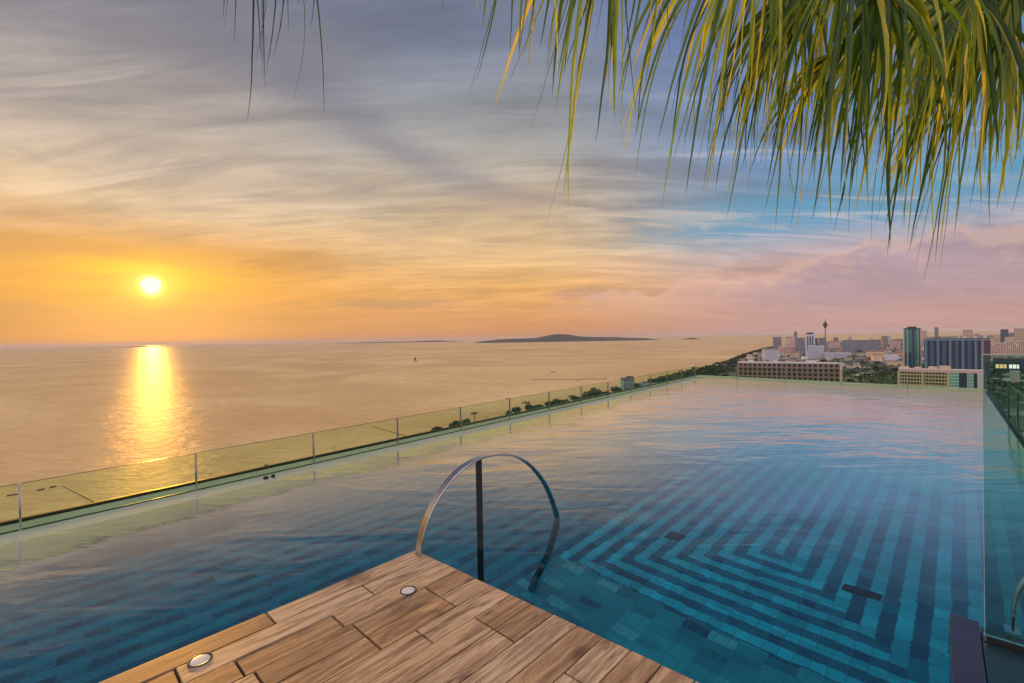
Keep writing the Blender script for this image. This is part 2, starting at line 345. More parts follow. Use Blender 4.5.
def m_windows(name, wall, win, sx, sz, mx=0.25, mz=0.35, lit=0.0, rough=0.5):
    """wall with a regular grid of small far windows (pattern of the facade itself)"""
    m, g, b = mat(name)
    tc = g.new('ShaderNodeTexCoord').outputs['Object']
    x, y, z = g.sep(tc)
    s = g.m('ADD', x, y)
    fx = g.m('FRACT', g.m('DIVIDE', g.m('ADD', s, 1000 * sx), sx)); fz = g.m('FRACT', g.m('DIVIDE', z, sz))
    inx = g.m('MULTIPLY', g.m('GREATER_THAN', fx, mx / 2), g.m('LESS_THAN', fx, 1 - mx / 2))
    inz = g.m('MULTIPLY', g.m('GREATER_THAN', fz, mz / 2), g.m('LESS_THAN', fz, 1 - mz / 2))
    w = g.m('MULTIPLY', inx, inz)
    wn = g.new('ShaderNodeTexWhiteNoise'); g.l.new(g.comb(g.m('FLOOR', g.m('DIVIDE', g.m('ADD', s, 1000 * sx), sx)), g.m('FLOOR', g.m('DIVIDE', z, sz)), 0.0), wn.inputs['Vector'])
    r = wn.outputs['Value']
    wc = g.mix(r, tuple(v * 0.5 for v in win), tuple(min(1, v * 1.5) for v in win))
    st = g.noise(g.mapping(tc, scale=(1, 1, 0.25)), 0.12, 5, 0.6)
    wl = g.mix(st, tuple(v * 0.78 for v in wall), tuple(min(1, v * 1.18) for v in wall))
    g.put(b.inputs['Base Color'], g.mix(w, wl, wc))
    g.put(b.inputs['Roughness'], g.lin(w, 0, 1, 0.75, 0.15))
    if lit:
        e = g.m('MULTIPLY', w, g.m('GREATER_THAN', r, 1 - lit))
        b.inputs['Emission Color'].default_value = (1, 0.6, 0.25, 1)
        g.put(b.inputs['Emission Strength'], g.m('MULTIPLY', e, 0.7))
    return m

def m_land():
    m, g, b = mat('land_ground')
    p = g.new('ShaderNodeNewGeometry').outputs['Position']
    n = g.noise(p, 0.012, 8, 0.62, 0.6); n2 = g.noise(p, 0.06, 6, 0.65)
    v = g.new('ShaderNodeTexVoronoi'); g.put(v.inputs['Vector'], p); v.inputs['Scale'].default_value = 0.03
    c = g.mix(g.step(n, 0.47, 0.60), (0.022, 0.050, 0.020), (0.26, 0.20, 0.16))
    c = g.mix(g.step(n2, 0.55, 0.40), c, (0.016, 0.040, 0.018))
    c = g.mix(g.m('MULTIPLY', g.step(g.sep(v.outputs['Color'])[0], 0.7, 0.74), g.step(n, 0.42, 0.5)), c, (0.42, 0.36, 0.33))
    g.put(b.inputs['Base Color'], c); b.inputs['Roughness'].default_value = 0.9
    return m

def m_foliage(name, a, bcol):
    m, g, b = mat(name)
    rnd = g.new('ShaderNodeNewGeometry').outputs['Random Per Island']
    oi = g.new('ShaderNodeObjectInfo').outputs['Random']
    c = g.mix(g.m('ADD', g.m('MULTIPLY', rnd, 0.6), g.m('MULTIPLY', oi, 0.4)), a, bcol)
    g.put(b.inputs['Base Color'], c); b.inputs['Roughness'].default_value = 0.7
    return m

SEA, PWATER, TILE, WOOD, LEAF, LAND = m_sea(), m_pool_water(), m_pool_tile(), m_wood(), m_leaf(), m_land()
GLASS = m_glass('green_glass', (0.885, 0.95, 0.83), 0.12)
GLASS2 = m_glass('screen_glass', (0.66, 0.87, 0.82), 0.8)
GEDGE = plain('glass_edge', (0.03, 0.07, 0.045), 0.2, 0, 0.2, 8)
STEEL = plain('brushed_steel', (0.46, 0.45, 0.46), 0.16, 1.0, 0.08, 14)
DSTEEL = plain('dark_steel', (0.05, 0.05, 0.055), 0.35, 0.7, 0.2, 10)
LEDGE = plain('pale_render', (0.36, 0.385, 0.30), 0.8, 0, 0.16, 1.2, spec=0.08, bumpy=0.1)
BLACKTRIM = plain('black_trim', (0.012, 0.013, 0.013), 0.5, 0, 0.2, 4)
PURPLE = plain('purple_stone', (0.026, 0.018, 0.042), 0.30, 0, 0.25, 3.5, bumpy=0.05)
NAVY = plain('navy_stone', (0.008, 0.022, 0.035), 0.3, 0, 0.3, 2.5)
LENS = plain('frosted_lens', (0.62, 0.56, 0.50), 0.3, 0, 0.15, 30)
CONC = plain('concrete', (0.32, 0.30, 0.29), 0.8, 0, 0.2, 0.3)
ROOFW = plain('pale_roof', (0.55, 0.50, 0.47), 0.7, 0, 0.15, 0.1)
ROOFR = plain('orange_tile_roof', (0.42, 0.14, 0.06), 0.8, 0, 0.2, 0.1)
ROOFG = plain('grey_roof', (0.22, 0.21, 0.23), 0.8, 0, 0.2, 0.1)
ROOFD = plain('dark_roof', (0.07, 0.07, 0.09), 0.7, 0, 0.2, 0.1)
CREAM = plain('cream_wall', (0.62, 0.47, 0.34), 0.7, 0, 0.12, 0.15)
WHITEW = plain('white_wall', (0.60, 0.58, 0.66), 0.7, 0, 0.1, 0.1)
BARK = plain('palm_bark', (0.16, 0.12, 0.085), 0.9, 0, 0.4, 12, bumpy=0.5)
PETIOLE = plain('petiole', (0.13, 0.14, 0.035), 0.5, 0, 0.3, 6)
TRUNK = plain('tree_trunk', (0.10, 0.075, 0.055), 0.9, 0, 0.3, 3)
LEAF1 = m_foliage('foliage_dark', (0.008, 0.024, 0.012), (0.034, 0.060, 0.024))
LEAF2 = m_foliage('foliage_mid', (0.020, 0.050, 0.018), (0.075, 0.110, 0.034))
ISL = plain('island_scrub', (0.045, 0.050, 0.040), 0.9, 0, 0.4, 0.004)
ASPH = plain('asphalt', (0.06, 0.058, 0.06), 0.85, 0, 0.2, 0.05)
HULL = plain('boat_hull', (0.10, 0.09, 0.09), 0.5, 0, 0.2, 1)
SAIL = plain('dark_sail', (0.12, 0.10, 0.10), 0.8, 0, 0.2, 0.4)
FLOATM = plain('dark_float', (0.03, 0.03, 0.03), 0.6, 0, 0.2, 1)
GATE = plain('drain_grate', (0.004, 0.008, 0.014), 0.5, 0, 0.2, 10)

# ------------------------------------------------------------------ mesh helpers
def link(name, bm, m, parent=None, smooth=False):
    me = bpy.data.meshes.new(name); bmesh.ops.recalc_face_normals(bm, faces=bm.faces); bm.to_mesh(me); bm.free()
    if smooth:
        for p in me.polygons: p.use_smooth = True
    o = bpy.data.objects.new(name, me); COL.objects.link(o)
    if m: me.materials.append(m)
    if parent: o.parent = parent
    return o
def tag(o, label=None, cat=None, group=None, kind=None):
    if label: o['label'] = label
    if cat: o['category'] = cat
    if group: o['group'] = group
    if kind: o['kind'] = kind
    return o
def struct(o): o['kind'] = 'structure'; return o
def empty(name, loc, rz=0.0, **kw):
    o = bpy.data.objects.new(name, None); COL.objects.link(o); o.location = loc; o.rotation_euler = (0, 0, rz)
    o.empty_display_size = 0.1
    return tag(o, **kw)
def copy_tree(o, parent=None):
    c = o.copy(); COL.objects.link(c); c.parent = parent
    for ch in list(o.children): copy_tree(ch, c)
    return c
def box(bm, x0, x1, y0, y1, z0, z1, M=None, bev=0.0):
    vs = [bm.verts.new(p) for p in ((x0, y0, z0), (x1, y0, z0), (x1, y1, z0), (x0, y1, z0), (x0, y0, z1), (x1, y0, z1), (x1, y1, z1), (x0, y1, z1))]
    fs = [bm.faces.new([vs[i] for i in f]) for f in ((0, 3, 2, 1), (4, 5, 6, 7), (0, 1, 5, 4), (1, 2, 6, 5), (2, 3, 7, 6), (3, 0, 4, 7))]
    if M is not None:
        for v in vs: v.co = M @ v.co
    if bev: bmesh.ops.bevel(bm, geom=list({e for f in fs for e in f.edges}), offset=bev, segments=2, affect='EDGES', profile=0.7)
def prism(bm, pts, z0, z1):
    a = [bm.verts.new((p[0], p[1], z0)) for p in pts]; b = [bm.verts.new((p[0], p[1], z1)) for p in pts]; n = len(pts)
    bm.faces.new(a[::-1]); bm.faces.new(b)
    for i in range(n): bm.faces.new((a[i], a[(i + 1) % n], b[(i + 1) % n], b[i]))
def tube(bm, pts, radii, seg=8, cap=True):
    rings = []
    for i, p in enumerate(pts):
        p = Vector(p); a = Vector(pts[max(0, i - 1)]); b = Vector(pts[min(len(pts) - 1, i + 1)])
        t = (b - a).normalized(); s = t.cross(Vector((0.31, 0.17, 0.93))).normalized(); w = t.cross(s)
        r = radii[i] if isinstance(radii, (list, tuple)) else radii
        rings.append([bm.verts.new(p + s * r * math.cos(k * 2 * math.pi / seg) + w * r * math.sin(k * 2 * math.pi / seg)) for k in range(seg)])
    for i in range(len(rings) - 1):
        for k in range(seg): bm.faces.new((rings[i][k], rings[i][(k + 1) % seg], rings[i + 1][(k + 1) % seg], rings[i + 1][k]))
    if cap: bm.faces.new(rings[0][::-1]); bm.faces.new(rings[-1])
def lathe(bm, prof, seg=24, M=None):
    rings = []
    for r, z in prof:
        rings.append([bm.verts.new((r * math.cos(2 * math.pi * k / seg), r * math.sin(2 * math.pi * k / seg), z)) for k in range(seg)])
    for i in range(len(rings) - 1):
        for k in range(seg): bm.faces.new((rings[i][k], rings[i][(k + 1) % seg], rings[i + 1][(k + 1) % seg], rings[i + 1][k]))
    bm.faces.new(rings[0][::-1]); bm.faces.new(rings[-1])
    if M is not None:
        for rr in rings:
            for v in rr: v.co = M @ v.co
def sweep_band(bm, pts, side, width, thick):
    """flat bar: rectangular section swept along pts, wide across 'side'"""
    side = side.normalized(); rings = []
    for i, p in enumerate(pts):
        t = (pts[min(len(pts) - 1, i + 1)] - pts[max(0, i - 1)]).normalized(); n = side.cross(t).normalized()
        c = min(thick, width) * 0.22
        sec = [(-width / 2 + c, -thick / 2), (width / 2 - c, -thick / 2), (width / 2, -thick / 2 + c), (width / 2, thick / 2 - c), (width / 2 - c, thick / 2), (-width / 2 + c, thick / 2), (-width / 2, thick / 2 - c), (-width / 2, -thick / 2 + c)]
        rings.append([bm.verts.new(p + side * a + n * b) for a, b in sec])
    k = len(rings[0])
    for i in range(len(rings) - 1):
        for j in range(k): bm.faces.new((rings[i][j], rings[i][(j + 1) % k], rings[i + 1][(j + 1) % k], rings[i + 1][j]))
    bm.faces.new(rings[0][::-1]); bm.faces.new(rings[-1])
def spline(pts, n=8):
    out = []
    P = [pts[0]] + list(pts) + [pts[-1]]
    for i in range(1, len(P) - 2):
        a, b, c, d = P[i - 1], P[i], P[i + 1], P[i + 2]
        for k in range(n):
            t = k / n
            out.append(0.5 * ((2 * b) + (c - a) * t + (2 * a - 5 * b + 4 * c - d) * t * t + (3 * b - a - 3 * c + d) * t ** 3))
    out.append(P[-2]); return out

# ------------------------------------------------------------------ sea, land, islands
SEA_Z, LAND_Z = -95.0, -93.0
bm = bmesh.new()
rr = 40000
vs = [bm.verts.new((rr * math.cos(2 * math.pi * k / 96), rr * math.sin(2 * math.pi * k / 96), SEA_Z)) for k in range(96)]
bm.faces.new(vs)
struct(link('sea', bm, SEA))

shore_px = [(-60, 534), (0, 527.5), (200, 486.5), (400, 444.0), (475, 427.5), (520, 417.5), (560, 407.5), (600, 398), (640, 385.5), (660, 378.5), (680, 372.5), (706, 366.5), (730, 359.5), (745, 354), (760, 349), (775, 345.4), (800, 343.6), (830, 341.8), (870, 340.2), (910, 338.0), (960, 335.6), (1010, 334.6)]
shore = [at(x, y, LAND_Z) for x, y in shore_px]
bm = bmesh.new()
far = [Vector((30000, 18000, 0)), Vector((30000, -6000, 0)), Vector((-1200, -6000, 0)), Vector((-1200, -200, 0))]
pts = [(p.x, p.y) for p in shore] + [(p.x, p.y) for p in far]
prism(bm, pts, SEA_Z - 1, LAND_Z)
struct(link('land', bm, LAND))

def road(pxs, w, z):
    P = [at(x, y, z) for x, y in pxs]; bm = bmesh.new(); prev = None
    for i, p in enumerate(P):
        t = (P[min(i + 1, len(P) - 1)] - P[max(i - 1, 0)]); t.z = 0; t.normalize(); n = Vector((-t.y, t.x, 0)) * w / 2
        c = (bm.verts.new(p + n), bm.verts.new(p - n))
        if prev: bm.faces.new((prev[0], prev[1], c[1], c[0]))
        prev = c
    o = struct(link('road', bm, ASPH)); return o
road([(868, 392), (872, 384), (879, 376), (884, 370), (882, 365), (876, 361), (870, 357), (866, 354)], 22, LAND_Z + 0.3)
road([(742, 356), (760, 361), (800, 362), (845, 363), (880, 365)], 14, LAND_Z + 0.35)

def island(px0, px1, base_y, dist, bumps, seed, nx=120, ny=12):
    rng = random.Random(seed)
    a, b = atd(px0, base_y, dist), atd(px1, base_y, dist); a.z = b.z = SEA_Z
    ax = (b - a); L = ax.length; ax.normalize(); nrm = Vector((-ax.y, ax.x, 0)); depth = min(1400, L * 0.3)
    ph = [(rng.uniform(8, 90), rng.uniform(0, 6.28), rng.uniform(0.3, 1)) for _ in range(9)]
    bm = bmesh.new(); g = []
    for j in range(ny + 1):
        row = []
        for i in range(nx + 1):
            s = i / nx; t = j / ny
            h = sum(hh * math.exp(-((s - c) / w) ** 2) for c, w, hh in bumps)
            h *= (1 + 0.10 * sum(am * math.sin(f * s + p + 3 * t) for f, p, am in ph) / 3)
            edge = min(1, s / 0.05, (1 - s) / 0.05) * math.sin(math.pi * t) ** 0.7
            row.append(bm.verts.new(a + ax * (s * L) + nrm * (t * depth) + Vector((0, 0, max(0, h) * max(0, edge) - (3 if edge <= 0.001 else 0)))))
        g.append(row)
    for j in range(ny):
        for i in range(nx): bm.faces.new((g[j][i], g[j][i + 1], g[j + 1][i + 1], g[j + 1][i]))
    return struct(link('island', bm, ISL, smooth=True))
k8 = 9000 / 455.0
island(470, 665, 339.5, 9000, [(0.47, 0.09, 5.2 * k8), (0.30, 0.15, 3.0 * k8), (0.62, 0.15, 3.2 * k8), (0.12, 0.12, 1.7 * k8), (0.85, 0.14, 2.2 * k8), (0.5, 0.4, 1.0 * k8)], 3)
island(682, 703, 336.5, 9000, [(0.5, 0.3, 1.7 * k8)], 4, 40, 8)
island(330, 462, 341.3, 15000, [(0.3, 0.3, 1.0 * k8 * 1.6), (0.75, 0.16, 1.5 * k8 * 1.6)], 5, 60, 8)
island(100, 175, 345.6, 15000, [(0.5, 0.3, 1.2 * k8 * 1.6)], 6, 60, 8)

# ------------------------------------------------------------------ pool, deck, ledges
WZ, FZ = -0.12, -1.30
def lerp_line(a, b, t): return a + (b - a) * t
La, Lb = at(20, 541, WZ), at(705, 378, WZ)
Fa, Fb = Lb, at(985.5, 393, WZ)
Ra, Rb = Fb, at(1018, 440, WZ)
def hit_v(a, b, v):
    va, vb = a.dot(D1), b.dot(D1); return a + (b - a) * ((v - va) / (vb - va))
SKEW = math.tan(R(2.8))
c_deck, c_led, c_gl = at(415, 550, 0.0), at(950, 613, 0.0), at(985, 640, 0.0)
V_LEDGE, U_LEDGE, V_DECK, U_DECK, V_GLASS, V_BACK = c_led.dot(D1), c_led.dot(D2), c_deck.dot(D1), c_deck.dot(D2), c_gl.dot(D1), -7.0
U_SPLIT = c_gl.dot(D2) - 0.012
P0 = hit_v(La, Lb, V_BACK); P1 = Lb; P2 = Fb; P3 = hit_v(Ra, Rb, V_LEDGE)
P4, P5, P6, P7 = uv(U_LEDGE, V_LEDGE), uv(U_LEDGE, V_DECK + SKEW * (U_LEDGE - U_DECK)), uv(U_DECK, V_DECK), uv(U_DECK, V_BACK)
POOL = [P0, P1, P2, P3, P4, P5, P6, P7]
bm = bmesh.new()
bm.faces.new([bm.verts.new((p.x, p.y, WZ)) for p in POOL])
bmesh.ops.triangulate(bm, faces=bm.faces[:])
w_o = struct(link('pool_water', bm, PWATER))
if w_o.data.polygons[0].normal.z < 0: w_o.data.flip_normals()
bm = bmesh.new()
bm.faces.new([bm.verts.new((p.x, p.y, FZ)) for p in POOL])
bmesh.ops.triangulate(bm, faces=bm.faces[:])
for i in range(8):
    a, b = POOL[i], POOL[(i + 1) % 8]; zt = WZ - 0.004 if i in (0, 1, 2) else WZ + 0.05
    bm.faces.new([bm.verts.new(q) for q in ((a.x, a.y, FZ), (b.x, b.y, FZ), (b.x, b.y, zt), (a.x, a.y, zt))])
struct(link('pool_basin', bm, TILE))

# deck of wood planks, local frame: x = D2, y = D1
PW, GAP = 0.160, 0.009
bm = bmesh.new()
rng = random.Random(11)
nrow = int((U_LEDGE - U_DECK) / PW) + 1
for i in range(nrow):
    x0 = U_DECK + i * PW; x1 = min(x0 + PW, U_LEDGE)
    if x1 - x0 < 0.02: continue
    yy = V_DECK - rng.choice((0.26, 0.55, 0.8, 1.05)) if i != 1 else V_DECK - 0.52
    cuts = [V_DECK]
    while yy > V_BACK: cuts.append(yy); yy -= rng.choice((0.5, 0.62, 0.8, 0.9, 1.0))
    cuts.append(V_BACK)
    for k in range(len(cuts) - 1):
        dz = rng.uniform(-0.0022, 0.0018)
        box(bm, x0 + GAP / 2, x1 - GAP / 2, cuts[k + 1] + GAP * 0.7, cuts[k] - (GAP * 0.7 if k else 0), -0.05, dz, bev=0.0035)
for v_ in bm.verts:
    if v_.co.y > V_DECK - 0.2: v_.co.y += SKEW * (v_.co.x - U_DECK)
deck = struct(link('pool_deck', bm, WOOD)); deck.rotation_euler = (0, 0, -R(AZ))
bm = bmesh.new(); prism(bm, [(U_DECK + 0.004, V_BACK), (U_LEDGE - 0.004, V_BACK), (U_LEDGE - 0.004, V_DECK - 0.004 + SKEW * (U_LEDGE - U_DECK)), (U_DECK + 0.004, V_DECK - 0.004)], -1.6, -0.052)
o = struct(link('deck_base', bm, BLACKTRIM)); o.rotation_euler = (0, 0, -R(AZ))

# overflow ledge all round the three outer sides
def offset(p0, p1, d):
    t = (p1 - p0).normalized(); return Vector((-t.y, t.x, 0)) * d
LW, LZ = 0.93, -0.20
nL, nF, nR = offset(P0, P1, LW), offset(P1, P2, 2.1), offset(P2, P3, 0.14)
def isect(a, da, b, db):
    den = da.x * db.y - da.y * db.x; t = ((b.x - a.x) * db.y - (b.y - a.y) * db.x) / den; return a + da * t
Q0, Q3 = P0 + nL, P3 + nR
Q1 = isect(P0 + nL, P1 - P0, P1 + nF, P2 - P1); Q2 = isect(P1 + nF, P2 - P1, P2 + nR, P3 - P2)
bm = bmesh.new()
for a, b, c, d in ((P0, P1, Q1, Q0), (P1, P2, Q2, Q1)):
    vs = [bm.verts.new((p.x, p.y, LZ)) for p in (a, b, c, d)]; bm.faces.new(vs)
    bm.faces.new([bm.verts.new(q) for q in ((d.x, d.y, LZ), (c.x, c.y, LZ), (c.x, c.y, LZ - 1.4), (d.x, d.y, LZ - 1.4))])
struct(link('overflow_ledge', bm, LEDGE))
bm = bmesh.new()
vs = [bm.verts.new((p.x, p.y, LZ)) for p in (P2, P3, Q3, Q2)]; bm.faces.new(vs)
bm.faces.new([bm.verts.new(q) for q in ((Q2.x, Q2.y, LZ), (Q3.x, Q3.y, LZ), (Q3.x, Q3.y, LZ - 1.4), (Q2.x, Q2.y, LZ - 1.4))])
struct(link('overflow_gutter', bm, BLACKTRIM))
bm = bmesh.new()
for a, b in ((Q0, Q1),):
    n = offset(a, b, 0.05); prism(bm, [a, b, b + n, a + n], LZ - 0.25, LZ + 0.035)
struct(link('ledge_trim', bm, BLACKTRIM))

# stone ledge on the right, with purple polished end and dark floor beside it
bm = bmesh.new(); box(bm, U_LEDGE, U_SPLIT - 0.002, -3.0, V_LEDGE, -1.4, 0.0, bev=0.006)
o = link('stone_plinth', bm, PURPLE); o.rotation_euler = (0, 0, -R(AZ))
tag(o, 'low polished purple stone plinth beside the free end of the tall glass screen', 'plinth')
bm = bmesh.new(); box(bm, U_SPLIT + 0.002, 9.0, -5.0, V_LEDGE - 0.05, -1.4, -0.004)
o = struct(link('terrace_floor', bm, NAVY)); o.rotation_euler = (0, 0, -R(AZ))

# ------------------------------------------------------------------ glass balustrades
def balustrade(name, pts, ztop, zbot, label, posts=True, endpost=True):
    root = empty(name, (pts[0].x, pts[0].y, zbot), label=label, cat='glass balustrade')
    off = -Vector((pts[0].x, pts[0].y, zbot))
    for a, b in zip(pts[:-1], pts[1:]):
        t = (b - a); t.z = 0; L = t.length; t.normalize(); n = Vector((-t.y, t.x, 0))
        M = Matrix.Translation(Vector((a.x, a.y, 0)) + off) @ Matrix(((t.x, n.x, 0, 0), (t.y, n.y, 0, 0), (0, 0, 1, 0), (0, 0, 0, 1)))
        bm = bmesh.new(); box(bm, 0.012, L - 0.012, 0.004, 0.016, zbot + 0.012, ztop - 0.006, M)
        p = link('glass_panel', bm, GLASS, root)
        bm = bmesh.new(); box(bm, 0.012, L - 0.012, 0.004, 0.016, ztop - 0.0055, ztop, M)
        link('top_edge', bm, GEDGE, p)
        bm = bmesh.new(); box(bm, 0.012, L - 0.012, 0.004, 0.016, zbot - 0.06, zbot + 0.0115, M)
        link('base_seal', bm, GEDGE, p)
    for i, a in enumerate(pts):
        if not posts: break
        t = (pts[min(i + 1, len(pts) - 1)] - pts[max(i - 1, 0)]); t.z = 0; t.normalize(); n = Vector((-t.y, t.x, 0))
        M = Matrix.Translation(Vector((a.x, a.y, 0)) + off) @ Matrix(((t.x, n.x, 0, 0), (t.y, n.y, 0, 0), (0, 0, 1, 0), (0, 0, 0, 1)))
        bm = bmesh.new(); box(bm, -0.008, 0.008, -0.004, 0.024, zbot - 0.05, ztop + 0.004, M, bev=0.002)
        link('post', bm, STEEL, root)
    return root
GT, GOFF, GB = 0.262, 0.62, -0.195      # the glass stands in the gutter, just outside the overflow edge
tL = (P1 - P0).normalized(); nO = offset(P0, P1, GOFF); tF = (P2 - P1).normalized(); nF2 = offset(P1, P2, GOFF)
corner = isect(P0 + nO, P1 - P0, P1 + nF2, P2 - P1)
d20 = ray(20, 512); A0 = P0 + nO
tt = d20.x * tL.y - d20.y * tL.x; kk = (A0.x * tL.y - A0.y * tL.x) / tt
first = Vector((d20.x * kk, d20.y * kk, WZ))
n_p = round((corner - first).length / 1.51); stp = (corner - first).length / n_p
ptsL = [first + tL * (stp * k) for k in range(-4, n_p + 1)]
BL = balustrade('glass_balustrade', ptsL, GT, GB, 'long run of green tinted glass panels between pool and sea, with slim posts')
endF = P2 + nF2
ptsF = [corner.lerp(endF, k / 5) for k in range(6)]
BF = balustrade('glass_balustrade', ptsF, 0.32, GB, 'green tinted glass balustrade along the far end of the pool facing the city')
Rs = at(1002, 418.5, WZ); tR = (Rb - Ra).normalized(); nR2 = offset(P2, P3, 0.06)
Rs = hit_v(Ra, Rb, Rs.dot(D1))
ptsR = [Rs + nR2 + tR * (1.45 * k) for k in range(6)]
BR = balustrade('glass_balustrade', ptsR, 0.56, WZ, 'teal glass balustrade on the right pool edge seen through the tall glass screen')
# little dark drain outlets on the pale ledge
mp = at(269.5, 478.0, LZ + 0.002)
dr_ = empty('ledge_drain', mp, -R(41.5), label='pair of little dark outlets on the pale ledge below the sun glitter', cat='drain outlet')
bm = bmesh.new(); lathe(bm, [(0.030, 0.0), (0.030, 0.03), (0.022, 0.036), (0.001, 0.036)], 16, Matrix.Translation((0, -0.045, 0))); link('outlet', bm, BLACKTRIM, dr_)
bm = bmesh.new(); lathe(bm, [(0.024, 0.0), (0.024, 0.035), (0.016, 0.04), (0.001, 0.04)], 16, Matrix.Translation((0, 0.045, 0))); link('outlet', bm, BLACKTRIM, dr_)

# tall glass screen close by on the right
def frame(u, v, z): return Matrix.Translation(uv(u, v, z)) @ Matrix.Rotation(-R(AZ), 4, 'Z')
g0 = at(985, 640, 0.0); d_ = ray(985, 354); GS_TOP = CAM_Z + d_.z * g0.y / d_.y; u0 = g0.dot(D2); v0 = g0.dot(D1)
scr = empty('glass_screen', uv(u0, v0, 0.0), -R(AZ), label='tall green tinted glass screen standing on a dark base channel at the right', cat='glass screen')
bm = bmesh.new(); box(bm, 0, 3.4, -0.007, 0.007, 0.03, GS_TOP - 0.004); link('pane', bm, GLASS2, scr)
bm = bmesh.new(); box(bm, -0.0015, -0.0003, -0.007, 0.007, 0.03, GS_TOP); box(bm, 0, 3.4, -0.007, 0.007, GS_TOP - 0.0035, GS_TOP); link('polished_edge', bm, plain('pale_edge', (0.45, 0.55, 0.50), 0.25, 0, 0.1, 10), scr)
bm = bmesh.new(); box(bm, 0.006, 3.4, -0.014, 0.014, 0.0, 0.0295, bev=0.002); link('base_channel', bm, BLACKTRIM, scr)
bm = bmesh.new(); box(bm, -0.006, 0.005, -0.013, 0.013, 0.0, 0.034, bev=0.002); link('end_cap', bm, STEEL, scr)

# ------------------------------------------------------------------ hoop handrail
leg = at(418.5, 556, 0.0); entry = at(557, 518, WZ)
hd = entry - leg; hd.z = 0; hd.normalize(); hn = Vector((-hd.y, hd.x, 0))
def on_plane(px, py):
    d = ray(px, py); o = Vector((0, 0, CAM_Z)); t = (leg - o).dot(hn) / d.dot(hn); return o + d * t
hp = [on_plane(*p) for p in ((418.0, 556), (421.0, 537), (428.5, 514), (441, 491), (458, 471), (478, 458.5), (499, 454), (517, 457), (532, 467), (545, 484), (553, 503), (557, 518))]
span = (entry - leg).dot(hd)
under = [leg + hd * (span * s) + Vector((0, 0, z)) for s, z in ((0.99, -0.34), (0.955, -0.56), (0.92, -0.78), (0.86, -0.98), (0.80, -1.14), (0.76, -1.28))]
rail = empty('pool_handrail', leg, label='curved flat steel hoop handrail rising from the deck corner and dipping into the pool', cat='handrail')
off = -leg
hp[0] = Vector((hp[0].x, hp[0].y, 0.0))
path = [p + off for p in spline(hp + under, 8)]
bm = bmesh.new(); sweep_band(bm, path, hn, 0.072, 0.014); link('hoop', bm, STEEL, rail, False)
pt = on_plane(478.7, 459)
ptop = Vector((pt.x, pt.y, pt.z - 0.008)) + off; pbot = Vector((pt.x, pt.y, FZ)) + off
bm = bmesh.new(); sweep_band(bm, [ptop, (ptop + pbot) / 2, pbot], hd, 0.052, 0.030); link('post', bm, DSTEEL, rail)

# small arched grab rail behind the glass screen
gb = at(1012.5, 631, 0.0)
grab = empty('grab_rail', gb, label='small arched flat steel grab rail behind the tall glass screen', cat='grab rail')
pa = []
for k in range(25):
    t = math.pi * k / 24; pa.append(D2 * (0.14 - 0.14 * math.cos(t)) + Vector((0, 0, 0.36 * math.sin(t) ** 0.75 if 0 < k < 24 else 0)))
bm = bmesh.new(); sweep_band(bm, pa, D1, 0.065, 0.010); link('arch', bm, STEEL, grab)
bm = bmesh.new(); box(bm, -0.03, 0.03, -0.045, 0.045, 0.0, 0.006, Matrix.Rotation(-R(AZ), 4, 'Z')); link('foot_plate', bm, STEEL, grab)
bm = bmesh.new(); box(bm, 0.25, 0.31, -0.045, 0.045, 0.0, 0.006, Matrix.Rotation(-R(AZ), 4, 'Z')); link('foot_plate', bm, STEEL, grab)

# ------------------------------------------------------------------ deck lights, pool inlets
def deck_light(px, py, label):
    p = at(px, py, 0.001)
    root = empty('deck_light', (p.x, p.y, 0.0), label=label, cat='deck light', group='recessed lights in the wooden deck')
    bm = bmesh.new()
    seg = 32; prof = [(0.0445, -0.01), (0.054, -0.01), (0.054, 0.0035), (0.051, 0.005), (0.0455, 0.005), (0.0445, 0.003)]
    rings = [[bm.verts.new((r * math.cos(2 * math.pi * k / seg), r * math.sin(2 * math.pi * k / seg), z)) for k in range(seg)] for r, z in prof]
    for i in range(len(rings)):
        for k in range(seg): bm.faces.new((rings[i][k], rings[i][(k + 1) % seg], rings[(i + 1) % len(rings)][(k + 1) % seg], rings[(i + 1) % len(rings)][k]))
    link('rim', bm, DSTEEL, root, True)
    bm = bmesh.new(); lathe(bm, [(0.044, -0.008), (0.044, 0.002), (0.038, 0.0042), (0.02, 0.0052), (0.001, 0.0054)], 32); link('lens', bm, LENS, root, True)
deck_light(408, 590.5, 'small round recessed light in the deck near the foot of the hoop handrail')
deck_light(200, 660, 'round recessed light in the deck planks near the bottom edge of the picture')

def at_floor(px, py, z):
    P = at(px, py, WZ); d = ray(px, py).normalized(); n = 1.33
    s = math.sqrt(1 - (1 - d.z * d.z) / n ** 2); t = Vector((d.x / n, d.y / n, -s)); return P + t * ((z - WZ) / t.z)
def inlet(px, py, L, Wd, label):
    p = at_floor(px, py, FZ); root = empty('pool_drain', (p.x, p.y, FZ), -R(44.5), label=label, cat='pool drain', group='dark drain grates in the pool floor')
    bm = bmesh.new(); box(bm, -L / 2, L / 2, -Wd / 2, Wd / 2, 0.002, 0.012, bev=0.002); link('frame', bm, GATE, root)
    bm = bmesh.new()
    for k in range(9):
        xx = -L / 2 + 0.02 + (L - 0.04) * k / 8; box(bm, xx - 0.006, xx + 0.006, -Wd / 2 + 0.015, Wd / 2 - 0.015, 0.0125, 0.018)
    link('grate', bm, DSTEEL, root)
inlet(675, 536.5, 0.17, 0.17, 'small square dark drain on the tiled pool floor beyond the handrail')
inlet(862, 592.5, 0.27, 0.115, 'oblong dark drain crossing a stripe of the pool floor near the stone plinth')

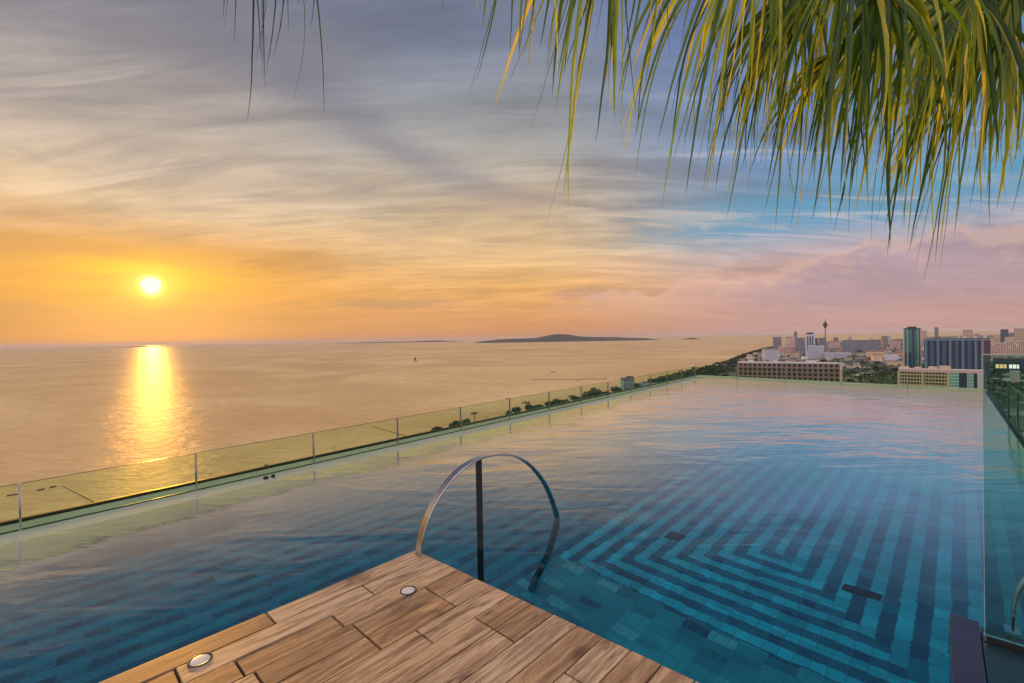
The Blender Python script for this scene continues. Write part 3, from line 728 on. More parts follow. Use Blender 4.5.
# ------------------------------------------------------------------ palm
def ribbon(bm, p, d, L, w0, droop, rng, steps=13, side=None, curl=0.0, flat=0.35):
    p = Vector(p); d = Vector(d).normalized(); ds = L / steps; prev = None
    for k in range(steps + 1):
        s = k / steps
        up = Vector((0, 0, 1)); b = d.cross(side if side else up)
        sd_ = (side if side else d.cross(up)).copy(); sd_ = (sd_ - d * sd_.dot(d))
        if sd_.length < 1e-4: sd_ = Vector((1, 0, 0))
        sd_.normalize(); nn = sd_.cross(d)
        w = w0 * min(1, 0.25 + s * 4) * max(0.0, (1 - s)) ** 0.75 + 0.0012
        fold = nn * (w * flat)
        cur = (bm.verts.new(p - sd_ * w / 2 + fold), bm.verts.new(p), bm.verts.new(p + sd_ * w / 2 + fold))
        if prev:
            bm.faces.new((prev[0], prev[1], cur[1], cur[0])); bm.faces.new((prev[1], prev[2], cur[2], cur[1]))
        prev = cur
        g = droop * (0.25 + 1.5 * s)
        d = (d + Vector((0, 0, -1)) * g * ds / max(0.2, L) * 1.6 + Vector((-0.05 * s, 0, 0)) + Vector((rng.uniform(-1, 1), rng.uniform(-1, 1), 0)) * 0.05 + (sd_ * curl * s * s * 0.25)).normalized()
        p = p + d * ds
CROWN = Vector((4.75, 2.55, 5.6))
palm = empty('palm_tree', (5.0, 2.35, -0.004), label='tall fan palm hanging long drooping green and yellow leaf strips over the pool', cat='palm tree')
PO = -Vector((5.0, 2.35, -0.004))
bm = bmesh.new()
tp = [Vector((5.0, 2.35, -0.004)).lerp(CROWN, k / 14) + Vector((0.05 * math.sin(k * 0.7), 0.04 * math.cos(k * 0.5), 0)) * (1 if 0 < k < 14 else 0) + PO for k in range(15)]
tube(bm, tp, [0.17 - 0.004 * k + (0.012 if k % 2 else 0) for k in range(15)], 14); link('trunk', bm, BARK, palm, True)

def frond(px, py, depth, aim, spread, n, L, w, droop, seed, tilt=0.0, crown=CROWN, ragged=0.35, leaf=None):
    """fan leaf: petiole from the crown to a hub, strips radiating about 'aim' (image x, image down, depth) and bending under their weight"""
    rng = random.Random(seed)
    hub = atd(px, py, depth)
    aimv = (Vector((1, 0, 0)) * aim[0] + Vector((0, 0, -1)) * aim[1] + Vector((0, 1, 0)) * aim[2]).normalized()
    view = Vector((hub.x, hub.y, 0)).normalized()
    sidev = aimv.cross(view); sidev = sidev.normalized() if sidev.length > 0.05 else Vector((1, 0, 0))
    nrm = sidev.cross(aimv).normalized()
    sidev = (sidev * math.cos(R(tilt)) + nrm * math.sin(R(tilt))).normalized()
    nrm = sidev.cross(aimv).normalized()
    bm = bmesh.new()
    for k in range(n):
        th = -spread + 2 * spread * k / (n - 1) + rng.uniform(-2.0, 2.0)
        dr = aimv * math.cos(R(th)) + sidev * math.sin(R(th)) + nrm * rng.uniform(-0.10, 0.10)
        across = (sidev * math.cos(R(th)) - aimv * math.sin(R(th)))
        across = (across * 0.9 + nrm * rng.choice((-0.5, 0.5))).normalized()
        l = L * (1 - ragged * abs(th) / max(1, spread) * 0.5) * rng.uniform(1 - ragged * 0.7, 1.06)
        ribbon(bm, hub + PO + dr * 0.03, dr, l, w * rng.uniform(0.75, 1.15), droop * rng.uniform(0.8, 1.25), rng, side=across, curl=rng.uniform(-0.35, 0.35))
        if rng.random() < 0.5:   # split tip thread
            ribbon(bm, hub + PO + dr * 0.03 + nrm * 0.01, (dr + across * 0.05).normalized(), l * rng.uniform(0.8, 1.1), w * 0.28, droop * rng.uniform(0.85, 1.3), rng, side=across, curl=rng.uniform(-0.6, 0.6))
    f = link('frond', bm, leaf or LEAF, palm, True)
    bm = bmesh.new()
    a, b = crown + PO, hub + PO; mid = (a + b) / 2 + Vector((0, 0, 0.25 * (b - a).length))
    pp = [a * (1 - t) ** 2 + mid * 2 * t * (1 - t) + b * t * t for t in [i / 10 for i in range(11)]]
    tube(bm, pp, [0.030 - 0.0018 * i for i in range(11)], 8); link('petiole', bm, PETIOLE, f, True)
LEAFD = plain('palm_leaf_tip', (0.050, 0.055, 0.020), 0.5, 0, 0.4, 4)
# main skirt of leaves, right part of the picture
rngf = random.Random(3)
for k, (px, py, dp, ax, L, n) in enumerate((
    (760, -85, 3.1, -0.4, 2.15, 30), (805, -95, 3.5, -0.1, 2.65, 34), (850, -60, 2.8, -0.35, 2.05, 32), (890, -110, 3.7, 0.0, 2.95, 34),
    (935, -70, 3.0, 0.15, 2.25, 32), (985, -85, 3.3, -0.1, 2.45, 34), (1040, -60, 2.9, -0.25, 2.05, 32), (880, -15, 2.5, 0.25, 1.35, 22),
    (975, -10, 2.7, -0.5, 1.5, 24), (1080, -100, 3.6, -0.3, 2.55, 34), (790, -10, 3.2, -0.45, 1.6, 24), (1010, 25, 3.1, -0.6, 1.55, 22))):
    frond(px, py, dp, (ax - 0.15, 0.85, rngf.uniform(-0.2, 0.2)), 68, n + 5, L, 0.042, 2.0, k + 1, rngf.uniform(-40, 40), ragged=0.68)
frond(905, 18, 2.9, (-0.95, 0.45, 0.0), 26, 16, 1.15, 0.045, 1.5, 31, 70, ragged=0.4)
frond(985, 60, 3.3, (-0.9, 0.5, 0.1), 24, 16, 1.25, 0.048, 1.4, 32, 75, ragged=0.4)
frond(835, 55, 3.4, (-0.85, 0.6, 0.0), 24, 14, 1.1, 0.045, 1.4, 33, 70, ragged=0.4)
# sparse tips reaching further left
frond(660, -170, 3.1, (-0.35, 0.9, 0.0), 30, 12, 2.15, 0.046, 2.0, 20, 10, ragged=0.55)
frond(610, -135, 3.0, (-0.25, 0.9, 0.0), 26, 14, 2.25, 0.055, 1.6, 10, 0, ragged=0.5)
frond(525, -160, 2.9, (0.0, 0.95, 0.0), 22, 10, 1.85, 0.040, 1.6, 11, 0, ragged=0.5)
frond(262, -160, 2.8, (0.02, 0.95, 0.0), 30, 13, 1.95, 0.022, 1.5, 12, 0, ragged=0.6, leaf=LEAFD)
frond(420, -190, 3.1, (0.1, 0.95, 0.0), 34, 10, 1.45, 0.020, 1.5, 13, 0, ragged=0.4, leaf=LEAFD)

# ------------------------------------------------------------------ city
def horizon(px): return 337.7 - (px - 512) * math.tan(R(ROLL))
def spot(px, py_base, z=LAND_Z): return at(px, py_base, z)
class Bld:
    """far building: local x across the view, y away from the camera, z up"""
    def __init__(s, name, label, x0, x1, ytop, ybase, depth, turn=0.0, cat='building', group=None, zbase=LAND_Z):
        c = spot((x0 + x1) / 2, ybase, zbase); s.D = c.y
        az = math.atan2(c.x, c.y)
        s.w = (x1 - x0) / F * s.D * math.cos(az); s.h = (ybase - ytop) / F * s.D; s.d = depth
        if turn: s.w = max(s.w * 0.4, (s.w - depth * abs(math.sin(R(turn)))) / math.cos(R(turn)))
        s.root = empty(name, (c.x, c.y, zbase), -az + R(turn), label=label, cat=cat, group=group)
        s.px = s.D / F
    def part(s, name, m, boxes, parent=None, bev=0.0):
        bm = bmesh.new()
        for b in boxes: box(bm, *b, bev=bev)
        return link(name, bm, m, parent or s.root)
    def body(s, m, x0=None, x1=None, y0=0.0, y1=None, z0=-2.0, z1=None, name='wall'):
        x0 = -s.w / 2 if x0 is None else x0; x1 = s.w / 2 if x1 is None else x1
        y1 = s.d if y1 is None else y1; z1 = s.h if z1 is None else z1
        return s.part(name, m, [(x0, x1, y0, y1, z0, z1)])
    def roof(s, m, over=0.4, t=0.8, z=None, parent=None):
        z = s.h if z is None else z
        return s.part('roof', m, [(-s.w / 2 - over, s.w / 2 + over, -over, s.d + over, z + 0.02, z + t)], parent)

WG_A = m_windows('facade_brown_grid', (0.27, 0.17, 0.13), (0.07, 0.06, 0.06), 5.2, 5.2, 0.34, 0.4, 0.05)
WG_WHITE = m_windows('facade_white', (0.52, 0.51, 0.60), (0.20, 0.20, 0.26), 5.0, 4.5, 0.5, 0.5)
WG_PINK = m_windows('facade_pink', (0.60, 0.40, 0.37), (0.26, 0.18, 0.20), 6.0, 5.0, 0.5, 0.55, 0.05)
WG_GREY = m_windows('facade_grey', (0.26, 0.27, 0.34), (0.10, 0.11, 0.16), 6.0, 4.5, 0.4, 0.45)
WG_BLUE = m_windows('facade_blue_glass', (0.10, 0.16, 0.20), (0.04, 0.08, 0.12), 4.0, 4.0, 0.2, 0.3)
WG_CREAM = m_windows('facade_cream', (0.60, 0.47, 0.36), (0.20, 0.15, 0.12), 4.5, 4.0, 0.45, 0.5, 0.08)
GLASSW = plain('window_glass', (0.035, 0.055, 0.06), 0.12, 0, 0.3, 0.2)
GLASST = plain('tower_glass', (0.05, 0.17, 0.16), 0.15, 0, 0.5, 0.05)
TEALW = plain('teal_panel', (0.16, 0.42, 0.42), 0.5, 0, 0.15, 0.1)
SLATE = plain('slate_panel', (0.085, 0.145, 0.22), 0.5, 0, 0.2, 0.08)
SLATEL = plain('slate_pale', (0.20, 0.31, 0.40), 0.5, 0, 0.15, 0.08)
SLATED = plain('slate_dark', (0.022, 0.045, 0.095), 0.4, 0, 0.2, 0.08)
BROWN = plain('brown_wall', (0.31, 0.21, 0.175), 0.8, 0, 0.15, 0.1)
MAUVE = plain('mauve_wall', (0.28, 0.21, 0.26), 0.8, 0, 0.15, 0.1)

# A: long low hotel with a balcony grid
b = Bld('hotel_block', 'long brown hotel block with a grid of balconies behind the far glass balustrade', 736, 838, 363.5, 387, 34, 2)
b.body(BROWN)
b.roof(ROOFW, 0.6, 1.4)
nf, nc = 5, 20
for i in range(nf):
    z0 = 2 + i * (b.h - 2) / nf
    sl = b.part('balcony', MAUVE, [(-b.w / 2, b.w / 2, -1.9, -0.05, z0, z0 + 0.5)])
    b.part('balustrade_rail', BROWN, [(-b.w / 2, b.w / 2, -1.9, -1.75, z0 + 0.52, z0 + 2.2)], sl)
for k in range(nc + 1):
    xx = -b.w / 2 + b.w * k / nc; b.part('fin', MAUVE if k % 4 == 0 else BROWN, [(xx - (1.2 if k % 4 == 0 else 0.45), xx + (1.2 if k % 4 == 0 else 0.45), -2.2, -1.95, 0, b.h - 0.2)])
for i in range(nf):
    for k in range(nc):
        z0 = 2 + i * (b.h - 2) / nf; xx = -b.w / 2 + b.w * (k + 0.5) / nc
        b.part('window', GLASSW, [(xx - 2.2, xx + 2.2, -0.03, -0.01, z0 + 1.2, z0 + (b.h - 2) / nf - 0.8)])
b.part('end_pillar', CREAM, [(b.w / 2 + 0.02, b.w / 2 + 3.2, -2.3, 12, -2, b.h + 2)])
for xx, ww in ((-60, 9), (-20, 6), (30, 14)): b.part('roof_hut', WHITEW, [(xx, xx + ww, 8, 20, b.h + 1.42, b.h + 4.5)])

# B: cream apartment slab
b = Bld('apartment_block', 'long cream apartment block with window grid, one end striped teal and white', 897, 982, 370.5, 394, 22, 0)
xs = b.w * 0.10
b.body(CREAM, x1=xs); b.body(SLATED, x0=xs + 0.02, y0=1.5, name='rear_wall')
b.part('roof', ROOFW, [(-b.w / 2 - 0.6, b.w / 2 + 0.6, -0.8, b.d, b.h + 0.02, b.h + 1.5)])
b.part('parapet', plain('pink_parapet', (0.66, 0.42, 0.34), 0.7, 0, 0.1, 0.1), [(-b.w / 2, b.w / 2, -0.6, -0.1, b.h - 2.6, b.h)])
nf, nc = 6, 16
for i in range(nf):
    z0 = 1 + i * (b.h - 4) / nf
    b.part('balcony', plain('tan_band', (0.52, 0.40, 0.27), 0.8, 0, 0.1, 0.1) if i == 0 else MATS['tan_band'], [(-b.w / 2, xs - 0.3, -1.2, -0.05, z0, z0 + 1.9)])
    for k in range(nc):
        xx = -b.w / 2 + (xs + b.w / 2) * (k + 0.5) / nc
        b.part('window', GLASSW, [(xx - 1.9, xx + 1.9, -0.04, -0.01, z0 + 2.1, z0 + (b.h - 4) / nf - 0.2)])
for k in range(nc + 1):
    xx = -b.w / 2 + (xs + b.w / 2) * k / nc; wd = 1.4 if k in (0, 8, 16) else 0.35
    b.part('pilaster', CREAM, [(xx - wd, xx + wd, -1.5, -1.25, 0, b.h - 2.7)])
for f0, f1 in ((0.115, 0.225), (0.315, 0.39), (0.43, 0.50)):
    pn = b.part('stair_bay', TEALW if f0 < 0.4 else WHITEW, [(b.w * f0, b.w * f1, -1.0, 1.45, -2, b.h - 2.7)])
    for i in range(7):
        z0 = i * (b.h - 4) / 7; b.part('slab_edge', WHITEW, [(b.w * f0 - 0.2, b.w * f1 + 0.2, -1.5, -1.02, z0 + 1.5, z0 + 2.6)], pn)
for x0, x1, hh in ((-45, -34, 3), (-12, -2, 3.5), (0, 12, 5), (-28, -20, 2.4)): b.part('roof_hut', CREAM, [(x0, x1, 6, 15, b.h + 1.52, b.h + 1.5 + hh)])

# C: green glass tower
b = Bld('glass_tower', 'green glass tower with cream corner strips and stepped dark cap beside the dark slab', 902.5, 922.5, 329.5, 374, 38, 3)
b.body(GLASST, x0=-b.w / 2 + 2.5, x1=b.w / 2 - 2.5)
for i in range(20):
    z0 = b.h * i / 20; b.part('floor_band', SLATEL, [(-b.w / 2 + 2.6, b.w / 2 - 2.6, -0.5, -0.05, z0, z0 + 1.1)])
for x0, x1, mm in ((-0.5, -0.42, CREAM), (-0.30, -0.22, TEALW), (0.02, 0.10, SLATED), (0.26, 0.33, TEALW), (0.43, 0.5, CREAM)):
    b.part('corner_strip' if mm is CREAM else 'mullion', mm, [(b.w * x0, b.w * x1, -1.2, b.d if mm is CREAM and x0 > 0 else 2, -2, b.h + 0.5)])
b.part('dark_panel', SLATED, [(-b.w * 0.40, -b.w * 0.05, -0.9, -0.52, 0, b.h * 0.48)])
b.part('roof', ROOFD, [(-b.w * 0.42, b.w * 0.46, 1, b.d - 1, b.h + 0.02, b.h + 3.2)])
b.part('roof_cap', ROOFD, [(-b.w * 0.22, b.w * 0.25, 4, b.d - 4, b.h + 3.22, b.h + 6.5)])

# D: broad dark slab with vertical fins
b = Bld('slab_tower', 'broad dark blue slab tower with pale vertical fins beside the green glass tower', 923, 989.5, 339.5, 377, 30, 0)
b.body(SLATE)
b.part('cornice', SLATEL, [(-b.w / 2, b.w / 2, -1.2, -0.05, b.h - 1.6, b.h + 0.6)])
b.roof(ROOFD, -0.4, 2.2)
for k in range(9):
    f = -0.49 + 0.855 * k / 9
    b.part('dark_bay', SLATED, [(b.w * (f + 0.052), b.w * (f + 0.092), -0.4, -0.05, -2, b.h - 2.0)])
    b.part('fin', SLATEL if k % 2 == 0 else SLATE, [(b.w * (f + 0.012), b.w * (f + 0.030), -1.4, -0.05, -2, b.h - 2.0)])
for i in range(14):
    z0 = b.h * i / 14; b.part('floor_line', SLATED, [(-b.w / 2 + 0.2, b.w * 0.36, -0.42 - 0.01, -0.405, z0, z0 + 0.7)])
b.part('end_strip', MAUVE, [(b.w * 0.365, b.w * 0.41, -1.6, -0.05, -2, b.h + 1.2)])
b.part('end_bay', plain('dark_mauve', (0.09, 0.07, 0.10), 0.7, 0, 0.2, 0.1), [(b.w * 0.412, b.w * 0.5, -0.6, -0.05, -2, b.h - 1.8)])
for f, ww, hh in ((-0.32, 8, 5), (0.03, 3, 6), (0.1, 3, 4), (0.40, 5, 7), (0.26, 5, 4)): b.part('roof_hut', WHITEW if ww < 6 else ROOFG, [(b.w * f, b.w * f + ww, 6, 14, b.h + 2.22, b.h + 2.2 + hh)])

def simple(label, x0, x1, yt, yb, d, wm, rm, turn=0, name='building', cap=None, group=None):
    q = Bld(name, label, x0, x1, yt, yb, d, turn, group=group)
    q.body(wm); q.roof(rm, 0.3, max(0.8, 0.5 * q.px))
    if cap:
        f0, f1, hh, cm = cap
        q.part('roof_cap', cm, [(q.w * f0, q.w * f1, q.d * 0.2, q.d * 0.7, q.h + max(0.8, 0.5 * q.px) + 0.02, q.h + hh * q.px)])
    return q
# F: cluster round the headland
simple('grey box hotel beside the shoreline trees, left of the white cluster', 763, 779.5, 349.5, 361, 60, WG_WHITE, ROOFG, 6)
simple('dark grey tower standing at the left end of the headland cluster', 773, 781.5, 337.5, 353, 40, WG_GREY, ROOFG)
simple('cream curved front tower in the headland cluster, warm lit on one side', 781.5, 786.5, 337.3, 354, 40, CREAM, ROOFW)
simple('brownish window grid tower between cream tower and thin pink tower', 786.5, 795.5, 337.2, 354, 45, WG_PINK, ROOFG)
simple('thin pink topped tower rising behind the brownish window grid tower', 794, 797.5, 333, 353, 30, WG_GREY, ROOFR, 0, cap=(-0.3, 0.4, 1.6, BROWN))
simple('long low mauve podium building under the headland towers', 778, 796, 347, 354.5, 40, WG_PINK, ROOFW)
simple('slate grey mid tower left of the tall white tower', 796.5, 805, 338.3, 355, 50, WG_GREY, ROOFG)
q = simple('tallest white tower in the cluster with a dark cap and vertical window strips', 805.5, 815, 334.3, 356, 45, WHITEW, ROOFD, 0, cap=(-0.35, 0.35, 1.9, ROOFD))
for f in (-0.25, 0.02, 0.28): q.part('window_strip', SLATE, [(q.w * f - 3, q.w * f + 3, -0.4, -0.05, 20, q.h - 8)])
simple('white lower block in front of the tall white tower', 807, 824, 346.5, 358, 50, WG_WHITE, WHITEW, -4)
simple('slate tower right of the tall white tower', 815.2, 818, 338.5, 354, 30, WG_BLUE, ROOFG)
simple('blue grey tower with pale left edge beneath the slim viewing tower', 818.6, 826.5, 338.2, 354, 40, WG_GREY, ROOFG)
simple('low brown roofed hall in front of the headland towers', 784, 800, 352.5, 357.5, 35, WG_CREAM, BROWN)
# viewing tower
q = Bld('viewing_tower', 'slim dark viewing tower with a bulbous lookout pod and spire on the skyline', 823.5, 827.5, 320, 351, 10, 0, 'tower'); k = q.px
bm = bmesh.new(); tube(bm, [(0, 0, -2), (0, 0, 10 * k), (0, 0, 24 * k)], [0.85 * k, 0.62 * k, 0.5 * k], 12); link('shaft', bm, BROWN, q.root)
bm = bmesh.new(); lathe(bm, [(0.55 * k, 23 * k), (1.3 * k, 24.2 * k), (1.9 * k, 25.6 * k), (1.9 * k, 27.2 * k), (1.35 * k, 28 * k), (0.9 * k, 29 * k), (0.4 * k, 29.4 * k)], 16); link('lookout_pod', bm, ROOFD, q.root)
bm = bmesh.new(); tube(bm, [(0, 0, 29.4 * k), (0, 0, 33.5 * k)], [0.28 * k, 0.06 * k], 6); link('spire', bm, ROOFD, q.root)
# low and middle ground
simple('long white terrace row of low blocks behind the dark trees', 824, 851, 353.3, 358.5, 25, WG_WHITE, WHITEW)
simple('broad blue grey slab standing alone right of the viewing tower', 842, 877, 340.6, 352.5, 60, WG_GREY, ROOFG, 0)
simple('small pink block half hidden behind the slab right of the viewing tower', 829, 840, 341.5, 348, 50, WG_PINK, ROOFR)
simple('slanted grey tower near the green glass tower', 882, 889, 336.6, 348.5, 40, WG_GREY, ROOFG, 14)
simple('pale hazy mid rise left of the green glass tower', 890, 901, 341, 349, 40, WG_PINK, ROOFG)
simple('large orange roofed market hall with bright lower wall', 866, 884, 351.8, 357, 60, CREAM, ROOFR)
simple('orange roofed hall below the larger market hall', 872, 884, 355.2, 361, 40, CREAM, ROOFR, 8)
simple('white long shed beside the curving road', 884, 899, 355, 360.5, 35, WHITEW, ROOFW)
simple('brown roofed shed left of the green glass tower', 886, 903, 361.5, 366, 30, CREAM, BROWN)
simple('tall pink tower behind the dark slab, centred over its fins', 963, 973, 330.4, 345, 40, WG_PINK, ROOFG)
simple('thin grey tower on the skyline above the left part of the dark slab', 934.5, 938.5, 327.8, 345, 30, WG_GREY, ROOFG)
simple('pale tower peeking between the green glass tower and dark slab', 921, 927, 331.5, 345, 40, WG_PINK, ROOFG)
simple('broad pink low rise right of the dark slab', 988, 1007, 343.5, 360, 45, WG_PINK, ROOFW)
simple('cream block with warm lit top behind the pink low rise', 990.5, 999, 338, 350, 40, WG_CREAM, ROOFW)
simple('blue glass tower at the right of the skyline', 1000.5, 1008.5, 329.8, 346, 40, WG_BLUE, ROOFD)
simple('slate low tower right of the blue glass tower', 1008, 1014, 333.5, 346, 40, WG_GREY, ROOFG)
simple('cream tower at the right edge of the skyline', 1014, 1030, 328.5, 352, 50, WG_CREAM, ROOFW)
simple('wide peach block at the right edge under the cream tower', 1007, 1034, 341.5, 357, 40, WG_CREAM, ROOFW)
simple('orange lit flat block in front of the blue glass tower', 1005, 1018, 337.6, 350, 45, CREAM, ROOFW)
simple('hazy grey tower over the right end of the dark slab', 974.5, 980, 334.5, 345, 30, WG_PINK, ROOFG)
rng = random.Random(77)
mids = [(WG_WHITE, ROOFW, 'small hazy white block in the crowded far town'), (WG_PINK, ROOFW, 'small hazy pink block in the crowded far town'), (WG_GREY, ROOFG, 'small hazy grey block in the crowded far town'), (WG_CREAM, ROOFW, 'small hazy cream block in the crowded far town')]
for _ in range(46):
    x = rng.choice((rng.uniform(828, 902), rng.uniform(985, 1030), rng.uniform(900, 1024), rng.uniform(745, 800)))
    yb = rng.uniform(341, 349) if x > 800 else rng.uniform(355, 361)
    hh = rng.uniform(2, 7) if x > 800 else rng.uniform(1.5, 3.5)
    a, bb_, lb = rng.choice(mids)
    simple(lb, x, x + rng.uniform(3, 9), yb - hh, yb, 30, a, bb_, rng.uniform(-12, 12), group='small blocks of the far town')
# buildings seen through the tall glass screen
q = simple('low dark lodge with bright lit windows seen through the glass screen', 993, 1024, 359, 372, 30, SLATED, ROOFD)
LIT = plain('lit_window', (0.9, 0.7, 0.4), 0.5, 0, 0.1, 1, emit=((1.0, 0.42, 0.16), 1.0)); LIT2 = plain('lit_window_pale', (0.9, 0.8, 0.7), 0.5, 0, 0.1, 1, emit=((1.0, 0.55, 0.50), 1.5))
for x0, x1, mm in ((-0.42, -0.30, LIT), (-0.28, -0.16, LIT), (-0.14, -0.06, LIT), (0.02, 0.12, LIT2), (0.14, 0.25, LIT2), (0.27, 0.34, LIT2)):
    q.part('lit_window', mm, [(q.w * x0, q.w * x1, -0.5, -0.05, q.h * 0.28, q.h * 0.58)])
simple('small pale pink house seen through the glass screen', 1010, 1020, 371.5, 385, 14, plain('pale_pink', (0.60, 0.42, 0.36), 0.7, 0, 0.1, 0.2), ROOFW)
# near left: dark villa with domed trees beside the shore
q = Bld('beach_villa', 'dark blue flat roofed block by the shore seen through the long glass balustrade', 621, 634.5, 379.5, 396, 22, 0)
q.body(SLATE); q.roof(ROOFD, 0.5, 1.2)
for i in range(4): q.part('floor_band', SLATEL, [(-q.w * 0.18, q.w * 0.45, -0.6, -0.05, q.h * (0.06 + 0.24 * i), q.h * (0.06 + 0.24 * i) + 1.2)])
q.part('side_strip', TEALW, [(-q.w / 2 + 1.0, -q.w * 0.30, -0.5, -0.05, 0, q.h - 1)])
q.part('roof_hut', ROOFD, [(-q.w * 0.1, q.w * 0.45, 4, 14, q.h + 1.22, q.h + 4.5)])
simple('long low teal block stretching right of the dark beach villa', 635, 657, 384, 392.5, 16, TEALW, ROOFG, 0)

# low houses filling the town
rng = random.Random(21)
protos = {}
def house_proto(kind):
    wm, rm = [(WHITEW, ROOFR), (CREAM, ROOFR), (WG_WHITE, ROOFW), (WG_CREAM, ROOFG), (WHITEW, ROOFG), (WG_PINK, ROOFW)][kind]
    root = empty('house', (0, 0, LAND_Z), label='house', cat='house', group='low houses of the town')
    bm = bmesh.new(); box(bm, -9, 9, -6, 6, -1, 7); link('wall', bm, wm, root)
    bm = bmesh.new()
    if kind in (0, 1):
        a = [(-9.6, -6.6, 7.02), (9.6, -6.6, 7.02), (9.6, 6.6, 7.02), (-9.6, 6.6, 7.02)]; r0, r1 = (-5.5, 0, 10.6), (5.5, 0, 10.6)
        v = [bm.verts.new(p) for p in a + [r0, r1]]
        for f in ((0, 1, 5, 4), (1, 2, 5), (2, 3, 4, 5), (3, 0, 4), (3, 2, 1, 0)): bm.faces.new([v[i] for i in f])
    else: box(bm, -9.3, 9.3, -6.3, 6.3, 7.02, 7.9)
    link('roof', bm, rm, root)
    return root
HL = ['white house with a hipped orange tile roof among the town trees', 'cream house with a hipped orange tile roof among the town trees', 'white flat roofed house among the town trees', 'cream house with a flat grey roof among the town trees', 'white house with a flat grey roof among the town trees', 'pink walled house with a flat pale roof among the town trees']
SHX = [p[0] for p in shore_px]; SHY = [p[1] for p in shore_px]
def shore_y(x):
    for i in range(len(SHX) - 1):
        if SHX[i] <= x <= SHX[i + 1]: return SHY[i] + (SHY[i + 1] - SHY[i]) * (x - SHX[i]) / (SHX[i + 1] - SHX[i])
    return SHY[-1]
house_px = []
for _ in range(110):
    x = rng.uniform(742, 1024); y = shore_y(x) + 3.0 + rng.random() ** 1.3 * 24
    if 895 < x < 990 and y > 372 or y > 384: continue
    house_px.append((x, y))
for x, y in house_px:
    kd = rng.randrange(6); p = spot(x, y)
    if kd not in protos: protos[kd] = house_proto(kd); o = protos[kd]
    else: o = copy_tree(protos[kd])
    s = rng.uniform(0.7, 1.5); o.location = (p.x, p.y, LAND_Z); o.rotation_euler = (0, 0, rng.uniform(0, 3.14)); o.scale = (s * rng.uniform(0.8, 1.5), s, rng.uniform(0.7, 1.6)); o['label'] = HL[kd]

# trees
def crown_bm(rng, rx, rz, zc, n, leaf, flat=1.0):
    bm = bmesh.new()
    lobes = [(Vector((rng.uniform(-0.55, 0.55) * rx, rng.uniform(-0.55, 0.55) * rx, zc + rng.uniform(-0.45, 0.5) * rz)), rng.uniform(0.38, 0.62)) for _ in range(7)]
    for _ in range(n):
        c, s = rng.choice(lobes); d = Vector((rng.gauss(0, 1), rng.gauss(0, 1), rng.gauss(0, 1))).normalized() * rng.uniform(0.55, 1.05)
        p = c + Vector((d.x * rx * s, d.y * rx * s, d.z * rz * s)); nrm = (d + Vector((rng.uniform(-.7, .7), rng.uniform(-.7, .7), rng.uniform(-.2, .9)))).normalized()
        a = nrm.orthogonal().normalized(); b2 = nrm.cross(a); q = rng.uniform(0, 6.28); a, b2 = a * math.cos(q) + b2 * math.sin(q), b2 * math.cos(q) - a * math.sin(q)
        l = leaf * rng.uniform(0.6, 1.3)
        bm.faces.new([bm.verts.new(p + a * l * u_ + b2 * l * v_) for u_, v_ in ((-1, -0.5), (0.1, -0.8), (1, 0.1), (0.2, 0.8), (-0.8, 0.5))])
    return bm
def tree_proto(name, seed, label, group, m, palmlike=False):
    rng = random.Random(seed); root = empty(name, (0, 0, LAND_Z), label=label, cat='tree', group=group)
    bm = bmesh.new()
    if palmlike:
        tube(bm, [(0, 0, -1), (0.3, 0.1, 5), (0.2, 0.2, 9)], [0.35, 0.26, 0.2], 7); link('trunk', bm, TRUNK, root)
        bm = bmesh.new()
        for k in range(26):
            a = rng.uniform(0, 6.28); ribbon(bm, (0.2, 0.2, 9), (math.cos(a), math.sin(a), rng.uniform(-0.1, 1.0)), rng.uniform(2.6, 3.8), 0.75, 1.2, rng, steps=6)
        link('crown', bm, m, root)
    else:
        tube(bm, [(0, 0, -1), (0.1, 0, 2.2), (0.3, 0.2, 5.5)], [0.42, 0.32, 0.16], 7)
        for k in range(4):
            a = k * 1.6 + rng.uniform(-.3, .3); tube(bm, [(0.1, 0, 2.6 + 0.4 * k), (1.6 * math.cos(a), 1.6 * math.sin(a), 4.6 + 0.5 * k)], [0.16, 0.06], 5)
        link('trunk', bm, TRUNK, root)
        link('crown', crown_bm(rng, 4.4, 3.4, 6.0, 420, 0.75), m, root)
    return root
shoreg = 'trees along the beach below the pool'
TP = [tree_proto('broadleaf_tree', 1, 'dark bushy tree on the beach seen through the long glass balustrade', shoreg, LEAF1),
      tree_proto('broadleaf_tree', 2, 'dark loose crowned tree on the beach seen through the long glass balustrade', shoreg, LEAF1),
      tree_proto('coconut_palm', 3, 'tall thin palm on the beach seen through the long glass balustrade', shoreg, LEAF1, True)]
used = [False] * 3
def place(protos_, used_, k, x, y, hpx, rng, label=None):
    p = spot(x, y); o = protos_[k] if not used_[k] else copy_tree(protos_[k]); used_[k] = True
    hh = hpx / F * p.y; s = hh / (11.5 if 'palm' in o.name else 9.5)
    o.location = (p.x, p.y, LAND_Z); o.rotation_euler = (0, 0, rng.uniform(0, 6.28)); o.scale = (s * rng.uniform(0.85, 1.15), s * rng.uniform(0.85, 1.15), s)
    if label: o['label'] = label
rng = random.Random(5)
def line_y(x): return 526.0 - 0.2056 * x
